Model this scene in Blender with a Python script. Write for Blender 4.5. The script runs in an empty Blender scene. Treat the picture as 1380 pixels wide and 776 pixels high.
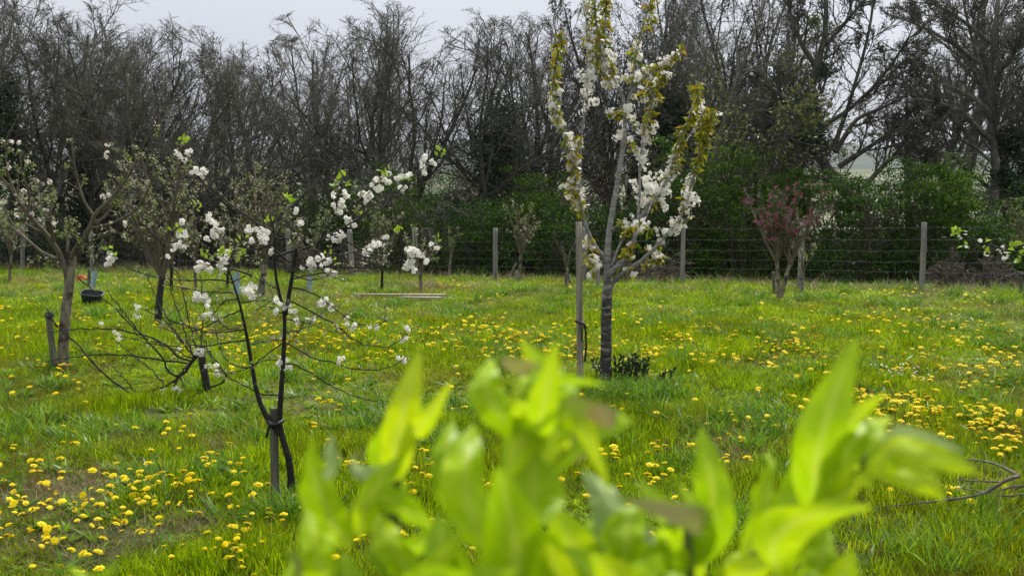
import bpy, math, random
import numpy as np
from mathutils import Vector

# ------------------------------------------------------------------ camera, world, sun, exposure
S = bpy.context.scene
COL = S.collection
FPX, CX, CY, HOR = 1666.0, 690.0, 388.0, 220.0      # focal length in photo pixels, centre, horizon row
EYE = 2.2
PITCH = math.atan((CY - HOR) / FPX)
cam_d = bpy.data.cameras.new('camera')
cam = bpy.data.objects.new('camera', cam_d)
COL.objects.link(cam)
cam.location = (0, 0, EYE)
cam.rotation_euler = (math.pi / 2 - PITCH, 0, 0)
cam_d.sensor_width = 36
cam_d.lens = 36 * FPX / 1380
cam_d.clip_start = 0.05
cam_d.clip_end = 8000
cam_d.dof.use_dof = True
cam_d.dof.focus_distance = 11.0
cam_d.dof.aperture_fstop = cam_d.lens / 3.6         # a 3.6 mm opening
S.camera = cam

SUN_EL, SUN_ROT = math.radians(52), math.radians(24)
wd = bpy.data.worlds.new("World")
S.world = wd
wd.use_nodes = True
wn, wl = wd.node_tree.nodes, wd.node_tree.links
wn.clear()
w_out = wn.new('ShaderNodeOutputWorld')
w_bg = wn.new('ShaderNodeBackground')
w_sky = wn.new('ShaderNodeTexSky')
w_sky.sky_type = 'NISHITA'
w_sky.sun_disc = False
w_sky.sun_elevation = SUN_EL
w_sky.sun_rotation = SUN_ROT
w_sky.air_density = 1.0
w_sky.dust_density = 3.0
w_sky.ozone_density = 1.0
w_hs = wn.new('ShaderNodeHueSaturation')            # cloud cover takes the blue out of the sky
w_hs.inputs['Saturation'].default_value = 0.16
w_tc = wn.new('ShaderNodeTexCoord')
w_sep = wn.new('ShaderNodeSeparateXYZ')
w_mr = wn.new('ShaderNodeMapRange')                 # overcast: the cloud layer is brighter overhead than at the horizon
w_mr.inputs['From Min'].default_value = 0.0
w_mr.inputs['From Max'].default_value = 1.0
w_mr.inputs['To Min'].default_value = 1.0
w_mr.inputs['To Max'].default_value = 3.1
w_ns = wn.new('ShaderNodeTexNoise')
w_ns.inputs['Scale'].default_value = 2.2
w_ns.inputs['Detail'].default_value = 3
w_cr = wn.new('ShaderNodeValToRGB')
w_cr.color_ramp.elements[0].position = 0.3; w_cr.color_ramp.elements[0].color = (0.84, 0.86, 0.91, 1)
w_cr.color_ramp.elements[1].position = 0.7; w_cr.color_ramp.elements[1].color = (1, 1, 1, 1)
w_cl = wn.new('ShaderNodeMixRGB'); w_cl.blend_type = 'MULTIPLY'; w_cl.inputs['Fac'].default_value = 1.0
w_cl.inputs[1].default_value = (1.86, 1.92, 2.1, 1)
w_mul = wn.new('ShaderNodeMixRGB'); w_mul.blend_type = 'MULTIPLY'; w_mul.inputs['Fac'].default_value = 1.0
w_add = wn.new('ShaderNodeMixRGB'); w_add.blend_type = 'MIX'; w_add.inputs['Fac'].default_value = 0.88   # how much cloud hides the clear sky
wl.new(w_tc.outputs['Generated'], w_sep.inputs[0])
wl.new(w_tc.outputs['Generated'], w_ns.inputs['Vector'])
wl.new(w_ns.outputs['Fac'], w_cr.inputs[0])
wl.new(w_cr.outputs[0], w_cl.inputs[2])
wl.new(w_sep.outputs['Z'], w_mr.inputs['Value'])
wl.new(w_sky.outputs[0], w_hs.inputs['Color'])
wl.new(w_cl.outputs[0], w_mul.inputs[1])
wl.new(w_mr.outputs[0], w_mul.inputs[2])
wl.new(w_hs.outputs[0], w_add.inputs[1])
wl.new(w_mul.outputs[0], w_add.inputs[2])
wl.new(w_add.outputs[0], w_bg.inputs['Color'])
w_bg.inputs['Strength'].default_value = 0.085
wl.new(w_bg.outputs[0], w_out.inputs['Surface'])

sun_d = bpy.data.lights.new('sun', 'SUN')
sun = bpy.data.objects.new('sun', sun_d)
COL.objects.link(sun)
sun_d.energy = 1.5
sun_d.angle = math.radians(10)
sun_d.color = (1.0, 0.95, 0.87)
sun.rotation_euler = (math.pi / 2 - SUN_EL, 0, math.pi - SUN_ROT)

S.view_settings.view_transform = 'Standard'
S.view_settings.look = 'None'
S.view_settings.gamma = 1.0
S.view_settings.exposure = 1.74
S.render.engine = 'CYCLES'
S.cycles.max_bounces = 6
S.cycles.diffuse_bounces = 3
S.cycles.transmission_bounces = 4
S.cycles.use_denoising = True
S.cycles.denoiser = 'OPENIMAGEDENOISE'
S.cycles.denoising_input_passes = 'RGB_ALBEDO_NORMAL'
S.cycles.denoising_prefilter = 'NONE'
S.cycles.sample_clamp_indirect = 4

# ------------------------------------------------------------------ helpers
rngG = np.random.default_rng(7)


def gz(x, y):
    """height of the ground: level near the camera, falling gently beyond the middle of the orchard"""
    x = np.asarray(x, float); y = np.asarray(y, float)
    t = np.maximum(0, y - 16)
    s = 0.05 * t * t / (t + 5)
    z = -8 * (1 - np.exp(-s / 8))
    near = np.clip(1 - y / 70, 0, 1)
    z = z + near * (0.030 * np.sin(x * 0.83 + 1.3) * np.sin(y * 0.61 + .4) + 0.016 * np.sin(x * 2.1 + y * 1.7) + 0.012 * np.sin(x * 3.7 - y * 2.9 + 2))
    return z


def ray(px, py):
    a = (np.asarray(px, float) - CX) / FPX
    b = (CY - np.asarray(py, float)) / FPX
    c, s = math.cos(PITCH), math.sin(PITCH)
    return np.stack([a, b * s + c, b * c - s], -1)


def W(px, py, d):
    r = ray(px, py)
    k = np.asarray(d, float) / r[..., 1]
    return r * k[..., None] + np.array([0, 0, EYE])


def G(px, py):
    """ground point under the grass tops seen at a photo pixel"""
    r = ray(px, py)
    lo, hi = 2.0, 70.0
    for _ in range(50):
        m = (lo + hi) / 2
        p = r * (m / r[1]) + np.array([0, 0, EYE])
        if p[2] > gz(p[0], p[1]) + 0.065: lo = m
        else: hi = m
    p = r * (hi / r[1]) + np.array([0, 0, EYE])
    p[2] = gz(p[0], p[1])
    return p


def topix(P):
    P = np.asarray(P, float) - np.array([0, 0, EYE])
    c, s = math.cos(PITCH), math.sin(PITCH)
    f = P[..., 1] * c - P[..., 2] * s
    u = P[..., 1] * s + P[..., 2] * c
    return CX + FPX * P[..., 0] / f, CY - FPX * u / f


_ph = rngG.uniform(0, 6.28, (3, 12)); _fr = rngG.normal(0, 1, (3, 12, 2))


def wob(x, y, scale, ch=0):
    """smooth pseudo noise about -1..1"""
    v = 0
    for k in range(12):
        v = v + np.sin((_fr[ch, k, 0] * x + _fr[ch, k, 1] * y) / scale * 2.2 + _ph[ch, k])
    return v / 3.4


def mesh_np(name, V, faces, mats, fm=None, smooth=True):
    """faces: list of (M,k) int arrays; fm: list of material index per array"""
    me = bpy.data.meshes.new(name)
    V = np.ascontiguousarray(V, dtype=np.float32)
    me.vertices.add(len(V))
    me.vertices.foreach_set('co', V.ravel())
    faces = [np.asarray(f, dtype=np.int32) for f in faces if len(f)]
    nl = sum(f.size for f in faces); nf = sum(len(f) for f in faces)
    me.loops.add(nl); me.polygons.add(nf)
    me.loops.foreach_set('vertex_index', np.concatenate([f.ravel() for f in faces]))
    tot = np.concatenate([np.full(len(f), f.shape[1], np.int32) for f in faces])
    st = np.concatenate([[0], np.cumsum(tot)[:-1]]).astype(np.int32)
    me.polygons.foreach_set('loop_start', st)
    me.polygons.foreach_set('loop_total', tot)
    for m in mats: me.materials.append(m)
    if fm is not None:
        me.polygons.foreach_set('material_index', np.concatenate([np.full(len(f), i, np.int32) for f, i in zip(faces, fm)]))
    me.polygons.foreach_set('use_smooth', np.full(nf, smooth))
    me.update(calc_edges=True)
    return me


def link(name, me, parent=None, loc=None):
    o = bpy.data.objects.new(name, me)
    COL.objects.link(o)
    if parent is not None: o.parent = parent
    if loc is not None: o.location = loc
    return o


def tag(o, label=None, cat=None, group=None, kind=None):
    if label: o['label'] = label
    if cat: o['category'] = cat
    if group: o['group'] = group
    if kind: o['kind'] = kind
    return o


def thing(name, label, cat, loc, group=None):
    o = bpy.data.objects.new(name, None)
    o.empty_display_size = 0.1
    COL.objects.link(o)
    o.location = tuple(float(v) for v in loc)
    return tag(o, label, cat, group)


def nrm(v): return v / (np.linalg.norm(v, axis=-1, keepdims=True) + 1e-12)


class MB:
    """collects vertices and faces of one mesh"""
    def __init__(s): s.V = []; s.F = []; s.M = []; s.n = 0

    def add(s, V, F, m=0):
        V = np.asarray(V, float).reshape(-1, 3)
        F = F if isinstance(F, list) else [F]
        for f in F:
            s.F.append(np.asarray(f) + s.n); s.M.append(m)
        s.V.append(V); s.n += len(V)

    def tubes(s, P, R, sides=5, m=0, cap=False):
        P = np.asarray(P, float); R = np.asarray(R, float)
        if P.ndim == 2: P = P[None]; R = R[None]
        N, K, _ = P.shape
        T = nrm(np.gradient(P, axis=1))
        D = nrm(P[:, -1] - P[:, 0])
        ref = np.where(np.abs(D[:, 2:3]) > 0.8, np.array([[1.0, 0.2, 0]]), np.array([[0.05, 0.03, 1.0]]))[:, None, :]
        U = nrm(np.cross(T, ref)); Vv = np.cross(T, U)
        a = np.arange(sides) / sides * 2 * math.pi
        X = P[:, :, None, :] + R[:, :, None, None] * (np.cos(a)[None, None, :, None] * U[:, :, None, :] + np.sin(a)[None, None, :, None] * Vv[:, :, None, :])
        idx = np.arange(N * K * sides).reshape(N, K, sides)
        j = np.roll(np.arange(sides), -1)
        F = np.stack([idx[:, :-1, :], idx[:, :-1, j], idx[:, 1:, j], idx[:, 1:, :]], -1).reshape(-1, 4)
        Fs = [F]
        if cap:
            Fs.append(idx[:, -1, :]); Fs.append(idx[:, 0, ::-1])
        s.add(X.reshape(-1, 3), Fs, m)

    def quads(s, T, tf, pos, R3, scale, m=0):
        """stamp template verts T (n,3) with faces tf at positions with rotations R3 (N,3,3) and scales"""
        scale = np.asarray(scale, float)
        if scale.ndim == 1: scale = scale[:, None]
        X = np.einsum('nij,nvj->nvi', R3, T[None] * scale[:, None, :]) + pos[:, None, :]
        n = len(T); N = len(pos)
        off = (np.arange(N) * n)
        for f in (tf if isinstance(tf, list) else [tf]):
            s.F.append((off[:, None, None] + np.asarray(f)[None]).reshape(-1, np.asarray(f).shape[1]) + s.n); s.M.append(m)
        s.V.append(X.reshape(-1, 3)); s.n += n * N

    def box(s, c, size, rot=None, m=0):
        x, y, z = np.asarray(size) / 2
        b = min(x, y, z) * 0.12
        V = []
        for sx in (-1, 1):
            for sy in (-1, 1):
                for sz in (-1, 1):
                    V.append((sx * x, sy * y, sz * z))
        V = np.array(V)
        if rot is not None: V = V @ np.asarray(rot).T
        s.add(V + np.asarray(c), np.array([[0, 1, 3, 2], [4, 6, 7, 5], [0, 4, 5, 1], [2, 3, 7, 6], [0, 2, 6, 4], [1, 5, 7, 3]]), m)

    def mesh(s, name, mats, smooth=True):
        return mesh_np(name, np.concatenate(s.V), s.F, mats, s.M, smooth)

    def build(s, name, mats, parent=None, smooth=True, loc=None):
        if parent is not None and loc is None:
            off = np.array(parent.location)
            if parent.parent is not None: off = off + np.array(parent.parent.location)
            s.V = [v - off for v in s.V]
        elif loc is not None:
            s.V = [v - np.asarray(loc) for v in s.V]
        return link(name, s.mesh(name, mats if isinstance(mats, list) else [mats], smooth), parent, loc if parent is None else None)


def frames(d, roll):
    """rotation matrices whose local Y is d, rolled about it"""
    d = nrm(d)
    up = np.where(np.abs(d[:, 2:3]) > 0.95, np.array([[1.0, 0, 0]]), np.array([[0, 0, 1.0]]))
    x = nrm(np.cross(d, up)); z = np.cross(x, d)
    c, s_ = np.cos(roll)[:, None], np.sin(roll)[:, None]
    x2 = x * c + z * s_; z2 = np.cross(x2, d)
    return np.stack([x2, d, z2], -1)


def rdir(rng, n):
    return nrm(rng.normal(0, 1, (n, 3)))


# ------------------------------------------------------------------ materials
def ramp(nt, fac, stops):
    r = nt.nodes.new('ShaderNodeValToRGB')
    e = r.color_ramp.elements
    while len(e) < len(stops): e.new(0.5)
    for k, (p, c) in enumerate(stops):
        e[k].position = p; e[k].color = (*c, 1)
    nt.links.new(fac, r.inputs[0])
    return r.outputs[0]


def noise(nt, scale, detail=4, rough=0.6, obj=False, stretch=None):
    if obj:
        tc = nt.nodes.new('ShaderNodeTexCoord'); src = tc.outputs['Object']
    else:
        g = nt.nodes.new('ShaderNodeNewGeometry'); src = g.outputs['Position']
    if stretch:
        mp = nt.nodes.new('ShaderNodeMapping'); mp.inputs['Scale'].default_value = stretch
        nt.links.new(src, mp.inputs[0]); src = mp.outputs[0]
    n = nt.nodes.new('ShaderNodeTexNoise')
    n.inputs['Scale'].default_value = scale
    n.inputs['Detail'].default_value = detail
    n.inputs['Roughness'].default_value = rough
    nt.links.new(src, n.inputs['Vector'])
    return n.outputs['Fac']


def newmat(name):
    m = bpy.data.materials.new(name); m.use_nodes = True
    nt = m.node_tree
    return m, nt, nt.nodes['Principled BSDF'], nt.nodes['Material Output']


def mix(nt, a, b, fac, mode='MIX'):
    n = nt.nodes.new('ShaderNodeMixRGB'); n.blend_type = mode
    for i, v in ((0, fac), (1, a), (2, b)):
        if isinstance(v, (int, float)): n.inputs[i].default_value = v
        elif isinstance(v, tuple): n.inputs[i].default_value = (*v, 1)
        else: nt.links.new(v, n.inputs[i])
    return n.outputs[0]


def bark(name, stops, scale=30, stretch=(1, 1, 0.25), rough=0.9, bump=0.4, big=None):
    m, nt, b, o = newmat(name)
    f = noise(nt, scale, 5, 0.65, obj=True, stretch=stretch)
    c = ramp(nt, f, stops)
    if big:
        f2 = noise(nt, big[0], 3, 0.6, obj=True)
        r2 = ramp(nt, f2, [(0.48, (0, 0, 0)), (0.6, (1, 1, 1))])
        c = mix(nt, c, big[1], r2)
    nt.links.new(c, b.inputs['Base Color'])
    b.inputs['Roughness'].default_value = rough
    b.inputs['Specular IOR Level'].default_value = 0.25
    bp = nt.nodes.new('ShaderNodeBump'); bp.inputs['Strength'].default_value = bump; bp.inputs['Distance'].default_value = 0.01
    nt.links.new(f, bp.inputs['Height']); nt.links.new(bp.outputs[0], b.inputs['Normal'])
    return m


def leafmat(name, stops, trans=0.35, rough=0.5, patch=None, spec=0.3, inst=False):
    """leaf or petal: each leaf takes its own tone, and part of the light passes through"""
    m, nt, b, o = newmat(name)
    g = nt.nodes.new('ShaderNodeNewGeometry')
    fac = g.outputs['Random Per Island']
    if inst:
        oi = nt.nodes.new('ShaderNodeObjectInfo')
        md = nt.nodes.new('ShaderNodeMath'); md.operation = 'MULTIPLY_ADD'
        nt.links.new(fac, md.inputs[0]); md.inputs[1].default_value = 0.45
        m2 = nt.nodes.new('ShaderNodeMath'); m2.operation = 'MULTIPLY'; m2.inputs[1].default_value = 0.55
        nt.links.new(oi.outputs['Random'], m2.inputs[0]); nt.links.new(m2.outputs[0], md.inputs[2])
        fac = md.outputs[0]
    c = ramp(nt, fac, stops)
    if patch:
        for (sc, lo, hi, colr, amt) in patch:
            f = noise(nt, sc, 3, 0.55)
            r = ramp(nt, f, [(lo, (0, 0, 0)), (hi, (amt, amt, amt))])
            c = mix(nt, c, colr, r)
    nt.links.new(c, b.inputs['Base Color'])
    b.inputs['Roughness'].default_value = rough
    b.inputs['Specular IOR Level'].default_value = spec
    if trans > 0:
        t = nt.nodes.new('ShaderNodeBsdfTranslucent')
        nt.links.new(c, t.inputs['Color'])
        ms = nt.nodes.new('ShaderNodeMixShader'); ms.inputs[0].default_value = trans
        nt.links.new(b.outputs[0], ms.inputs[1]); nt.links.new(t.outputs[0], ms.inputs[2])
        nt.links.new(ms.outputs[0], o.inputs['Surface'])
    return m


M_WOOD = bark('woodland_bark', [(0.3, (0.034, 0.033, 0.025)), (0.55, (0.078, 0.076, 0.058)), (0.75, (0.16, 0.156, 0.122))], 14)
M_WOOD2 = bark('woodland_bark_grey', [(0.3, (0.055, 0.053, 0.042)), (0.55, (0.13, 0.126, 0.10)), (0.75, (0.25, 0.242, 0.195))], 14)
M_THICKET = bark('thicket_stem', [(0.3, (0.04, 0.033, 0.024)), (0.55, (0.085, 0.072, 0.055)), (0.75, (0.14, 0.12, 0.09))], 9)
M_APPLE = bark('apple_bark', [(0.3, (0.09, 0.078, 0.055)), (0.5, (0.17, 0.15, 0.105)), (0.7, (0.27, 0.24, 0.18))], 26, big=(7.0, (0.035, 0.028, 0.022)))
M_APPLE_TWIG = bark('apple_twig', [(0.3, (0.06, 0.05, 0.035)), (0.6, (0.12, 0.105, 0.07)), (0.8, (0.19, 0.17, 0.11))], 20)
M_DARKBARK = bark('dark_cherry_bark', [(0.38, (0.010, 0.009, 0.008)), (0.62, (0.024, 0.021, 0.018)), (0.74, (0.15, 0.14, 0.12))], 42, (0.35, 0.35, 1.0), 0.7)
M_DARKTWIG = bark('dark_cherry_twig', [(0.35, (0.014, 0.012, 0.010)), (0.6, (0.036, 0.032, 0.027)), (0.8, (0.11, 0.10, 0.08))], 30)
def cherry_bark(name):
    m, nt, b, o = newmat(name)
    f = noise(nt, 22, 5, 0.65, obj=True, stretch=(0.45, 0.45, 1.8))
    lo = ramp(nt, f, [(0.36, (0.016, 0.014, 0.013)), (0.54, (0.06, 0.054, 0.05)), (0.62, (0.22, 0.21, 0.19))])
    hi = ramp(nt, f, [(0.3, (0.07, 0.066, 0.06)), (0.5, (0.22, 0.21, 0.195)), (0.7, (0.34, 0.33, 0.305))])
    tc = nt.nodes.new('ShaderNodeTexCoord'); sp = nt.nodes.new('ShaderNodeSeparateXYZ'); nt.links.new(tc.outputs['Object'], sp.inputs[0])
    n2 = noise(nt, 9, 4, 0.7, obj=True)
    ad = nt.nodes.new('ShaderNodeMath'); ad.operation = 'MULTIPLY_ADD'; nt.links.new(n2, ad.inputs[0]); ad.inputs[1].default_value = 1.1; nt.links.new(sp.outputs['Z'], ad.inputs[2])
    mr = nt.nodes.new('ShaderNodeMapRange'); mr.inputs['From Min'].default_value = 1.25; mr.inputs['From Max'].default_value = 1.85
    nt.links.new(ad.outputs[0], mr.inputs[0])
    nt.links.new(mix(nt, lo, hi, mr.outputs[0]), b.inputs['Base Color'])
    b.inputs['Roughness'].default_value = 0.85; b.inputs['Specular IOR Level'].default_value = 0.25
    bp = nt.nodes.new('ShaderNodeBump'); bp.inputs['Strength'].default_value = 0.8; bp.inputs['Distance'].default_value = 0.01
    nt.links.new(f, bp.inputs['Height']); nt.links.new(bp.outputs[0], b.inputs['Normal'])
    return m


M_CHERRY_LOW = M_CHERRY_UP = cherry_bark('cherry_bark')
M_STAKE = bark('weathered_stake', [(0.3, (0.10, 0.085, 0.06)), (0.5, (0.21, 0.185, 0.14)), (0.75, (0.33, 0.30, 0.24))], 30, (1, 1, 0.06))
M_STAKE_DARK = bark('damp_stake', [(0.3, (0.05, 0.05, 0.035)), (0.5, (0.10, 0.10, 0.07)), (0.75, (0.17, 0.16, 0.115))], 34, (1, 1, 0.08))
M_POST = bark('fence_post_wood', [(0.3, (0.11, 0.105, 0.09)), (0.5, (0.2, 0.19, 0.165)), (0.75, (0.31, 0.295, 0.26))], 22, (1, 1, 0.06))
M_DEADWOOD = bark('dead_branch_bark', [(0.3, (0.06, 0.045, 0.035)), (0.5, (0.12, 0.095, 0.075)), (0.75, (0.22, 0.19, 0.155))], 24)
M_PLANK = bark('sawn_plank', [(0.3, (0.22, 0.19, 0.13)), (0.6, (0.33, 0.29, 0.2)), (0.8, (0.42, 0.37, 0.28))], 12, (0.1, 1, 1))


def plain(name, col, rough=0.5, spec=0.4, metal=0.0, nscale=25, var=0.35):
    m, nt, b, o = newmat(name)
    f = noise(nt, nscale, 4, 0.6, obj=True)
    lo = tuple(c * (1 - var) for c in col); hi = tuple(min(1, c * (1 + var)) for c in col)
    nt.links.new(ramp(nt, f, [(0.3, lo), (0.7, hi)]), b.inputs['Base Color'])
    b.inputs['Roughness'].default_value = rough
    b.inputs['Specular IOR Level'].default_value = spec
    b.inputs['Metallic'].default_value = metal
    return m


M_RUBBER = plain('black_rubber', (0.012, 0.012, 0.013), 0.6)
M_BUCKET = plain('black_plastic', (0.018, 0.02, 0.024), 0.38, 0.5)
M_RED = plain('red_plastic', (0.62, 0.035, 0.02), 0.4, 0.5)
M_TUBE = plain('blue_grey_plastic', (0.22, 0.33, 0.38), 0.5, 0.4)
M_WIRE = plain('weathered_wire', (0.07, 0.075, 0.075), 0.7, 0.2, 0.0)
M_CUT = plain('cut_wood', (0.5, 0.36, 0.24), 0.8)

M_PETAL = leafmat('white_petal', [(0.0, (0.78, 0.75, 0.68)), (0.5, (0.84, 0.82, 0.76)), (1.0, (0.86, 0.85, 0.80))], 0.45, 0.6, spec=0.15)
M_PETAL_PINKISH = leafmat('ageing_petal', [(0.0, (0.60, 0.42, 0.36)), (0.3, (0.80, 0.74, 0.66)), (1.0, (0.84, 0.82, 0.75))], 0.45, 0.6, spec=0.15)
M_PINK = leafmat('pink_petal', [(0.0, (0.18, 0.012, 0.07)), (0.6, (0.29, 0.03, 0.12)), (1.0, (0.44, 0.14, 0.24))], 0.3, 0.6, spec=0.15)
M_EYE = leafmat('flower_centre', [(0.0, (0.30, 0.28, 0.06)), (1.0, (0.45, 0.38, 0.12))], 0.2)
M_BUD = leafmat('pale_bud', [(0.0, (0.16, 0.17, 0.07)), (0.5, (0.30, 0.31, 0.15)), (0.85, (0.42, 0.40, 0.28)), (1.0, (0.6, 0.5, 0.45))], 0.25)
M_BUDLEAF = leafmat('young_bright_leaf', [(0.0, (0.20, 0.33, 0.02)), (1.0, (0.38, 0.47, 0.04))], 0.45)
M_BUDLEAF2 = leafmat('young_leaf', [(0.0, (0.10, 0.16, 0.025)), (1.0, (0.22, 0.27, 0.06))], 0.4)
M_BRONZE = leafmat('bronze_green_leaf', [(0.0, (0.09, 0.13, 0.008)), (0.45, (0.24, 0.26, 0.008)), (0.85, (0.40, 0.34, 0.010)), (1.0, (0.32, 0.17, 0.02))], 0.4, 0.35, spec=0.4)
M_IVY = leafmat('ivy_leaf', [(0.0, (0.012, 0.026, 0.010)), (0.6, (0.022, 0.045, 0.014)), (1.0, (0.045, 0.075, 0.025))], 0.1, 0.4, spec=0.35)
M_HAW = leafmat('hawthorn_leaf', [(0.0, (0.03, 0.07, 0.006)), (0.6, (0.07, 0.14, 0.010)), (1.0, (0.14, 0.235, 0.02))], 0.45, 0.5, patch=[(0.9, 0.48, 0.68, (0.03, 0.07, 0.012), 0.6)], spec=0.15)
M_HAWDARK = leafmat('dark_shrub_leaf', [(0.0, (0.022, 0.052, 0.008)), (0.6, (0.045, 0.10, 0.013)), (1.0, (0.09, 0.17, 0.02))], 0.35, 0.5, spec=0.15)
M_CRABLEAF = leafmat('crab_bud', [(0.0, (0.07, 0.045, 0.035)), (0.6, (0.12, 0.09, 0.065)), (1.0, (0.2, 0.17, 0.13))], 0.3)
M_OLIVE = leafmat('olive_bud_leaf', [(0.0, (0.075, 0.09, 0.022)), (0.6, (0.13, 0.15, 0.035)), (1.0, (0.20, 0.22, 0.05))], 0.3, 0.6)
M_DARKBUD = leafmat('dark_bud_leaf', [(0.0, (0.02, 0.024, 0.016)), (1.0, (0.05, 0.055, 0.035))], 0.2, 0.6)
M_DAND = leafmat('dandelion_petal', [(0.0, (0.84, 0.60, 0.002)), (0.5, (0.90, 0.71, 0.002)), (1.0, (0.90, 0.77, 0.003))], 0.15, 0.6, spec=0.15)
M_DANDC = leafmat('dandelion_centre', [(0.0, (0.80, 0.50, 0.003)), (1.0, (0.86, 0.58, 0.004))], 0.1, 0.6, spec=0.1)
M_STEM = leafmat('dandelion_stem', [(0.0, (0.16, 0.17, 0.05)), (1.0, (0.24, 0.2, 0.09))], 0.2)
M_DAISY = leafmat('daisy_petal', [(0.0, (0.7, 0.7, 0.68)), (1.0, (0.82, 0.82, 0.8))], 0.2)
M_DOCK = leafmat('dark_weed_leaf', [(0.0, (0.012, 0.014, 0.010)), (0.6, (0.025, 0.035, 0.014)), (1.0, (0.05, 0.08, 0.02))], 0.15)

GP = [(0.55, 0.50, 0.66, (0.24, 0.21, 0.010), 0.50), (0.35, 0.52, 0.68, (0.08, 0.16, 0.005), 0.45), (1.7, 0.58, 0.70, (0.13, 0.085, 0.035), 0.45)]
M_GRASS = leafmat('meadow_grass', [(0.0, (0.02, 0.042, 0.001)), (0.22, (0.085, 0.155, 0.001)), (0.55, (0.25, 0.37, 0.002)), (0.85, (0.44, 0.57, 0.005)), (1.0, (0.66, 0.72, 0.12))], 0.5, 0.4, patch=GP, inst=True, spec=0.07)
M_COARSE = leafmat('coarse_grass', [(0.0, (0.03, 0.085, 0.005)), (0.5, (0.10, 0.22, 0.006)), (1.0, (0.30, 0.46, 0.04))], 0.45, 0.4, inst=True, spec=0.2)
M_STRAW = leafmat('dry_grass', [(0.0, (0.16, 0.11, 0.05)), (0.5, (0.28, 0.21, 0.11)), (1.0, (0.45, 0.37, 0.22))], 0.25, 0.7, inst=True)
M_RUSTY = leafmat('rusty_grass_stems', [(0.0, (0.12, 0.12, 0.012)), (0.6, (0.19, 0.15, 0.02)), (1.0, (0.25, 0.16, 0.05))], 0.3, 0.6, inst=True)
M_FGLEAF = None

# ground
m, nt, b, o = newmat('ground_soil')
f1 = noise(nt, 1.1, 6, 0.65); f2 = noise(nt, 14.0, 5, 0.7)
c1 = ramp(nt, f1, [(0.35, (0.035, 0.055, 0.010)), (0.55, (0.06, 0.075, 0.014)), (0.7, (0.085, 0.07, 0.030))])
c2 = ramp(nt, f2, [(0.35, (0.02, 0.025, 0.008)), (0.6, (0.07, 0.09, 0.02)), (0.75, (0.15, 0.12, 0.06))])
cg = mix(nt, c1, c2, 0.55)
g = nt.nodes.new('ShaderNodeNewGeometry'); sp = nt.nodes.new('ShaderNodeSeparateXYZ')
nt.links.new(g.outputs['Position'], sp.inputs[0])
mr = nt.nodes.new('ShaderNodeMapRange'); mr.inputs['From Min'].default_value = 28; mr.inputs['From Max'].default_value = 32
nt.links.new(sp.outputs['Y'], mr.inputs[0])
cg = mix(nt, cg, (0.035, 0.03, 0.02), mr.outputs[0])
mr2 = nt.nodes.new('ShaderNodeMapRange'); mr2.inputs['From Min'].default_value = 60; mr2.inputs['From Max'].default_value = 90
nt.links.new(sp.outputs['Y'], mr2.inputs[0])
ff = noise(nt, 0.004, 2, 0.5, stretch=(0.5, 1.6, 1))
cf = ramp(nt, ff, [(0.46, (0.05, 0.075, 0.025)), (0.52, (0.22, 0.2, 0.14)), (0.57, (0.06, 0.085, 0.03))])
cg = mix(nt, cg, cf, mr2.outputs[0])
nt.links.new(cg, b.inputs['Base Color']); b.inputs['Roughness'].default_value = 0.95
b.inputs['Specular IOR Level'].default_value = 0.1
bp = nt.nodes.new('ShaderNodeBump'); bp.inputs['Strength'].default_value = 0.5; bp.inputs['Distance'].default_value = 0.03
nt.links.new(f2, bp.inputs['Height']); nt.links.new(bp.outputs[0], b.inputs['Normal'])
M_GROUND = m

m, nt, b, o = newmat('distant_woods')
f1 = noise(nt, 0.02, 5, 0.65)
nt.links.new(ramp(nt, f1, [(0.35, (0.02, 0.03, 0.02)), (0.55, (0.035, 0.05, 0.032)), (0.7, (0.07, 0.085, 0.045))]), b.inputs['Base Color'])
b.inputs['Roughness'].default_value = 1.0
M_HILL = m

# ------------------------------------------------------------------ setting: ground and far hills
ys = np.concatenate([np.arange(-6, 40, 0.35), np.arange(40, 100, 3), np.geomspace(100, 5000, 40)])
xs = np.concatenate([-np.geomspace(4000, 26, 24), np.arange(-25, 25.1, 0.5), np.geomspace(26, 4000, 24)])
XX, YY = np.meshgrid(xs, ys)
VV = np.stack([XX, YY, gz(XX, YY)], -1).reshape(-1, 3)
ii = np.arange(len(VV)).reshape(len(ys), len(xs))
FF = np.stack([ii[:-1, :-1], ii[:-1, 1:], ii[1:, 1:], ii[1:, :-1]], -1).reshape(-1, 4)
tag(link('ground', mesh_np('ground', VV, [FF], [M_GROUND])), kind='structure')

rg = np.random.default_rng(3)
hx = np.linspace(-2600, 2600, 240); hy = np.linspace(0, 1, 14)
HX, HY = np.meshgrid(hx, hy)
prof = 52 + 16 * np.sin(HX / 330 + 1) + 9 * np.sin(HX / 120 + 2) + 5 * np.sin(HX / 47) + rg.normal(0, 1.4, HX.shape)
HZ = -9 + prof * np.sin(np.clip(HY, 0, 1) * math.pi / 2) ** 0.8
VV = np.stack([HX, 2100 + HY * 900, HZ], -1).reshape(-1, 3)
ii = np.arange(len(VV)).reshape(14, 240)
FF = np.stack([ii[:-1, :-1], ii[:-1, 1:], ii[1:, 1:], ii[1:, :-1]], -1).reshape(-1, 4)
tag(link('hills', mesh_np('hills', VV, [FF], [M_HILL])), kind='structure')

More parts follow.
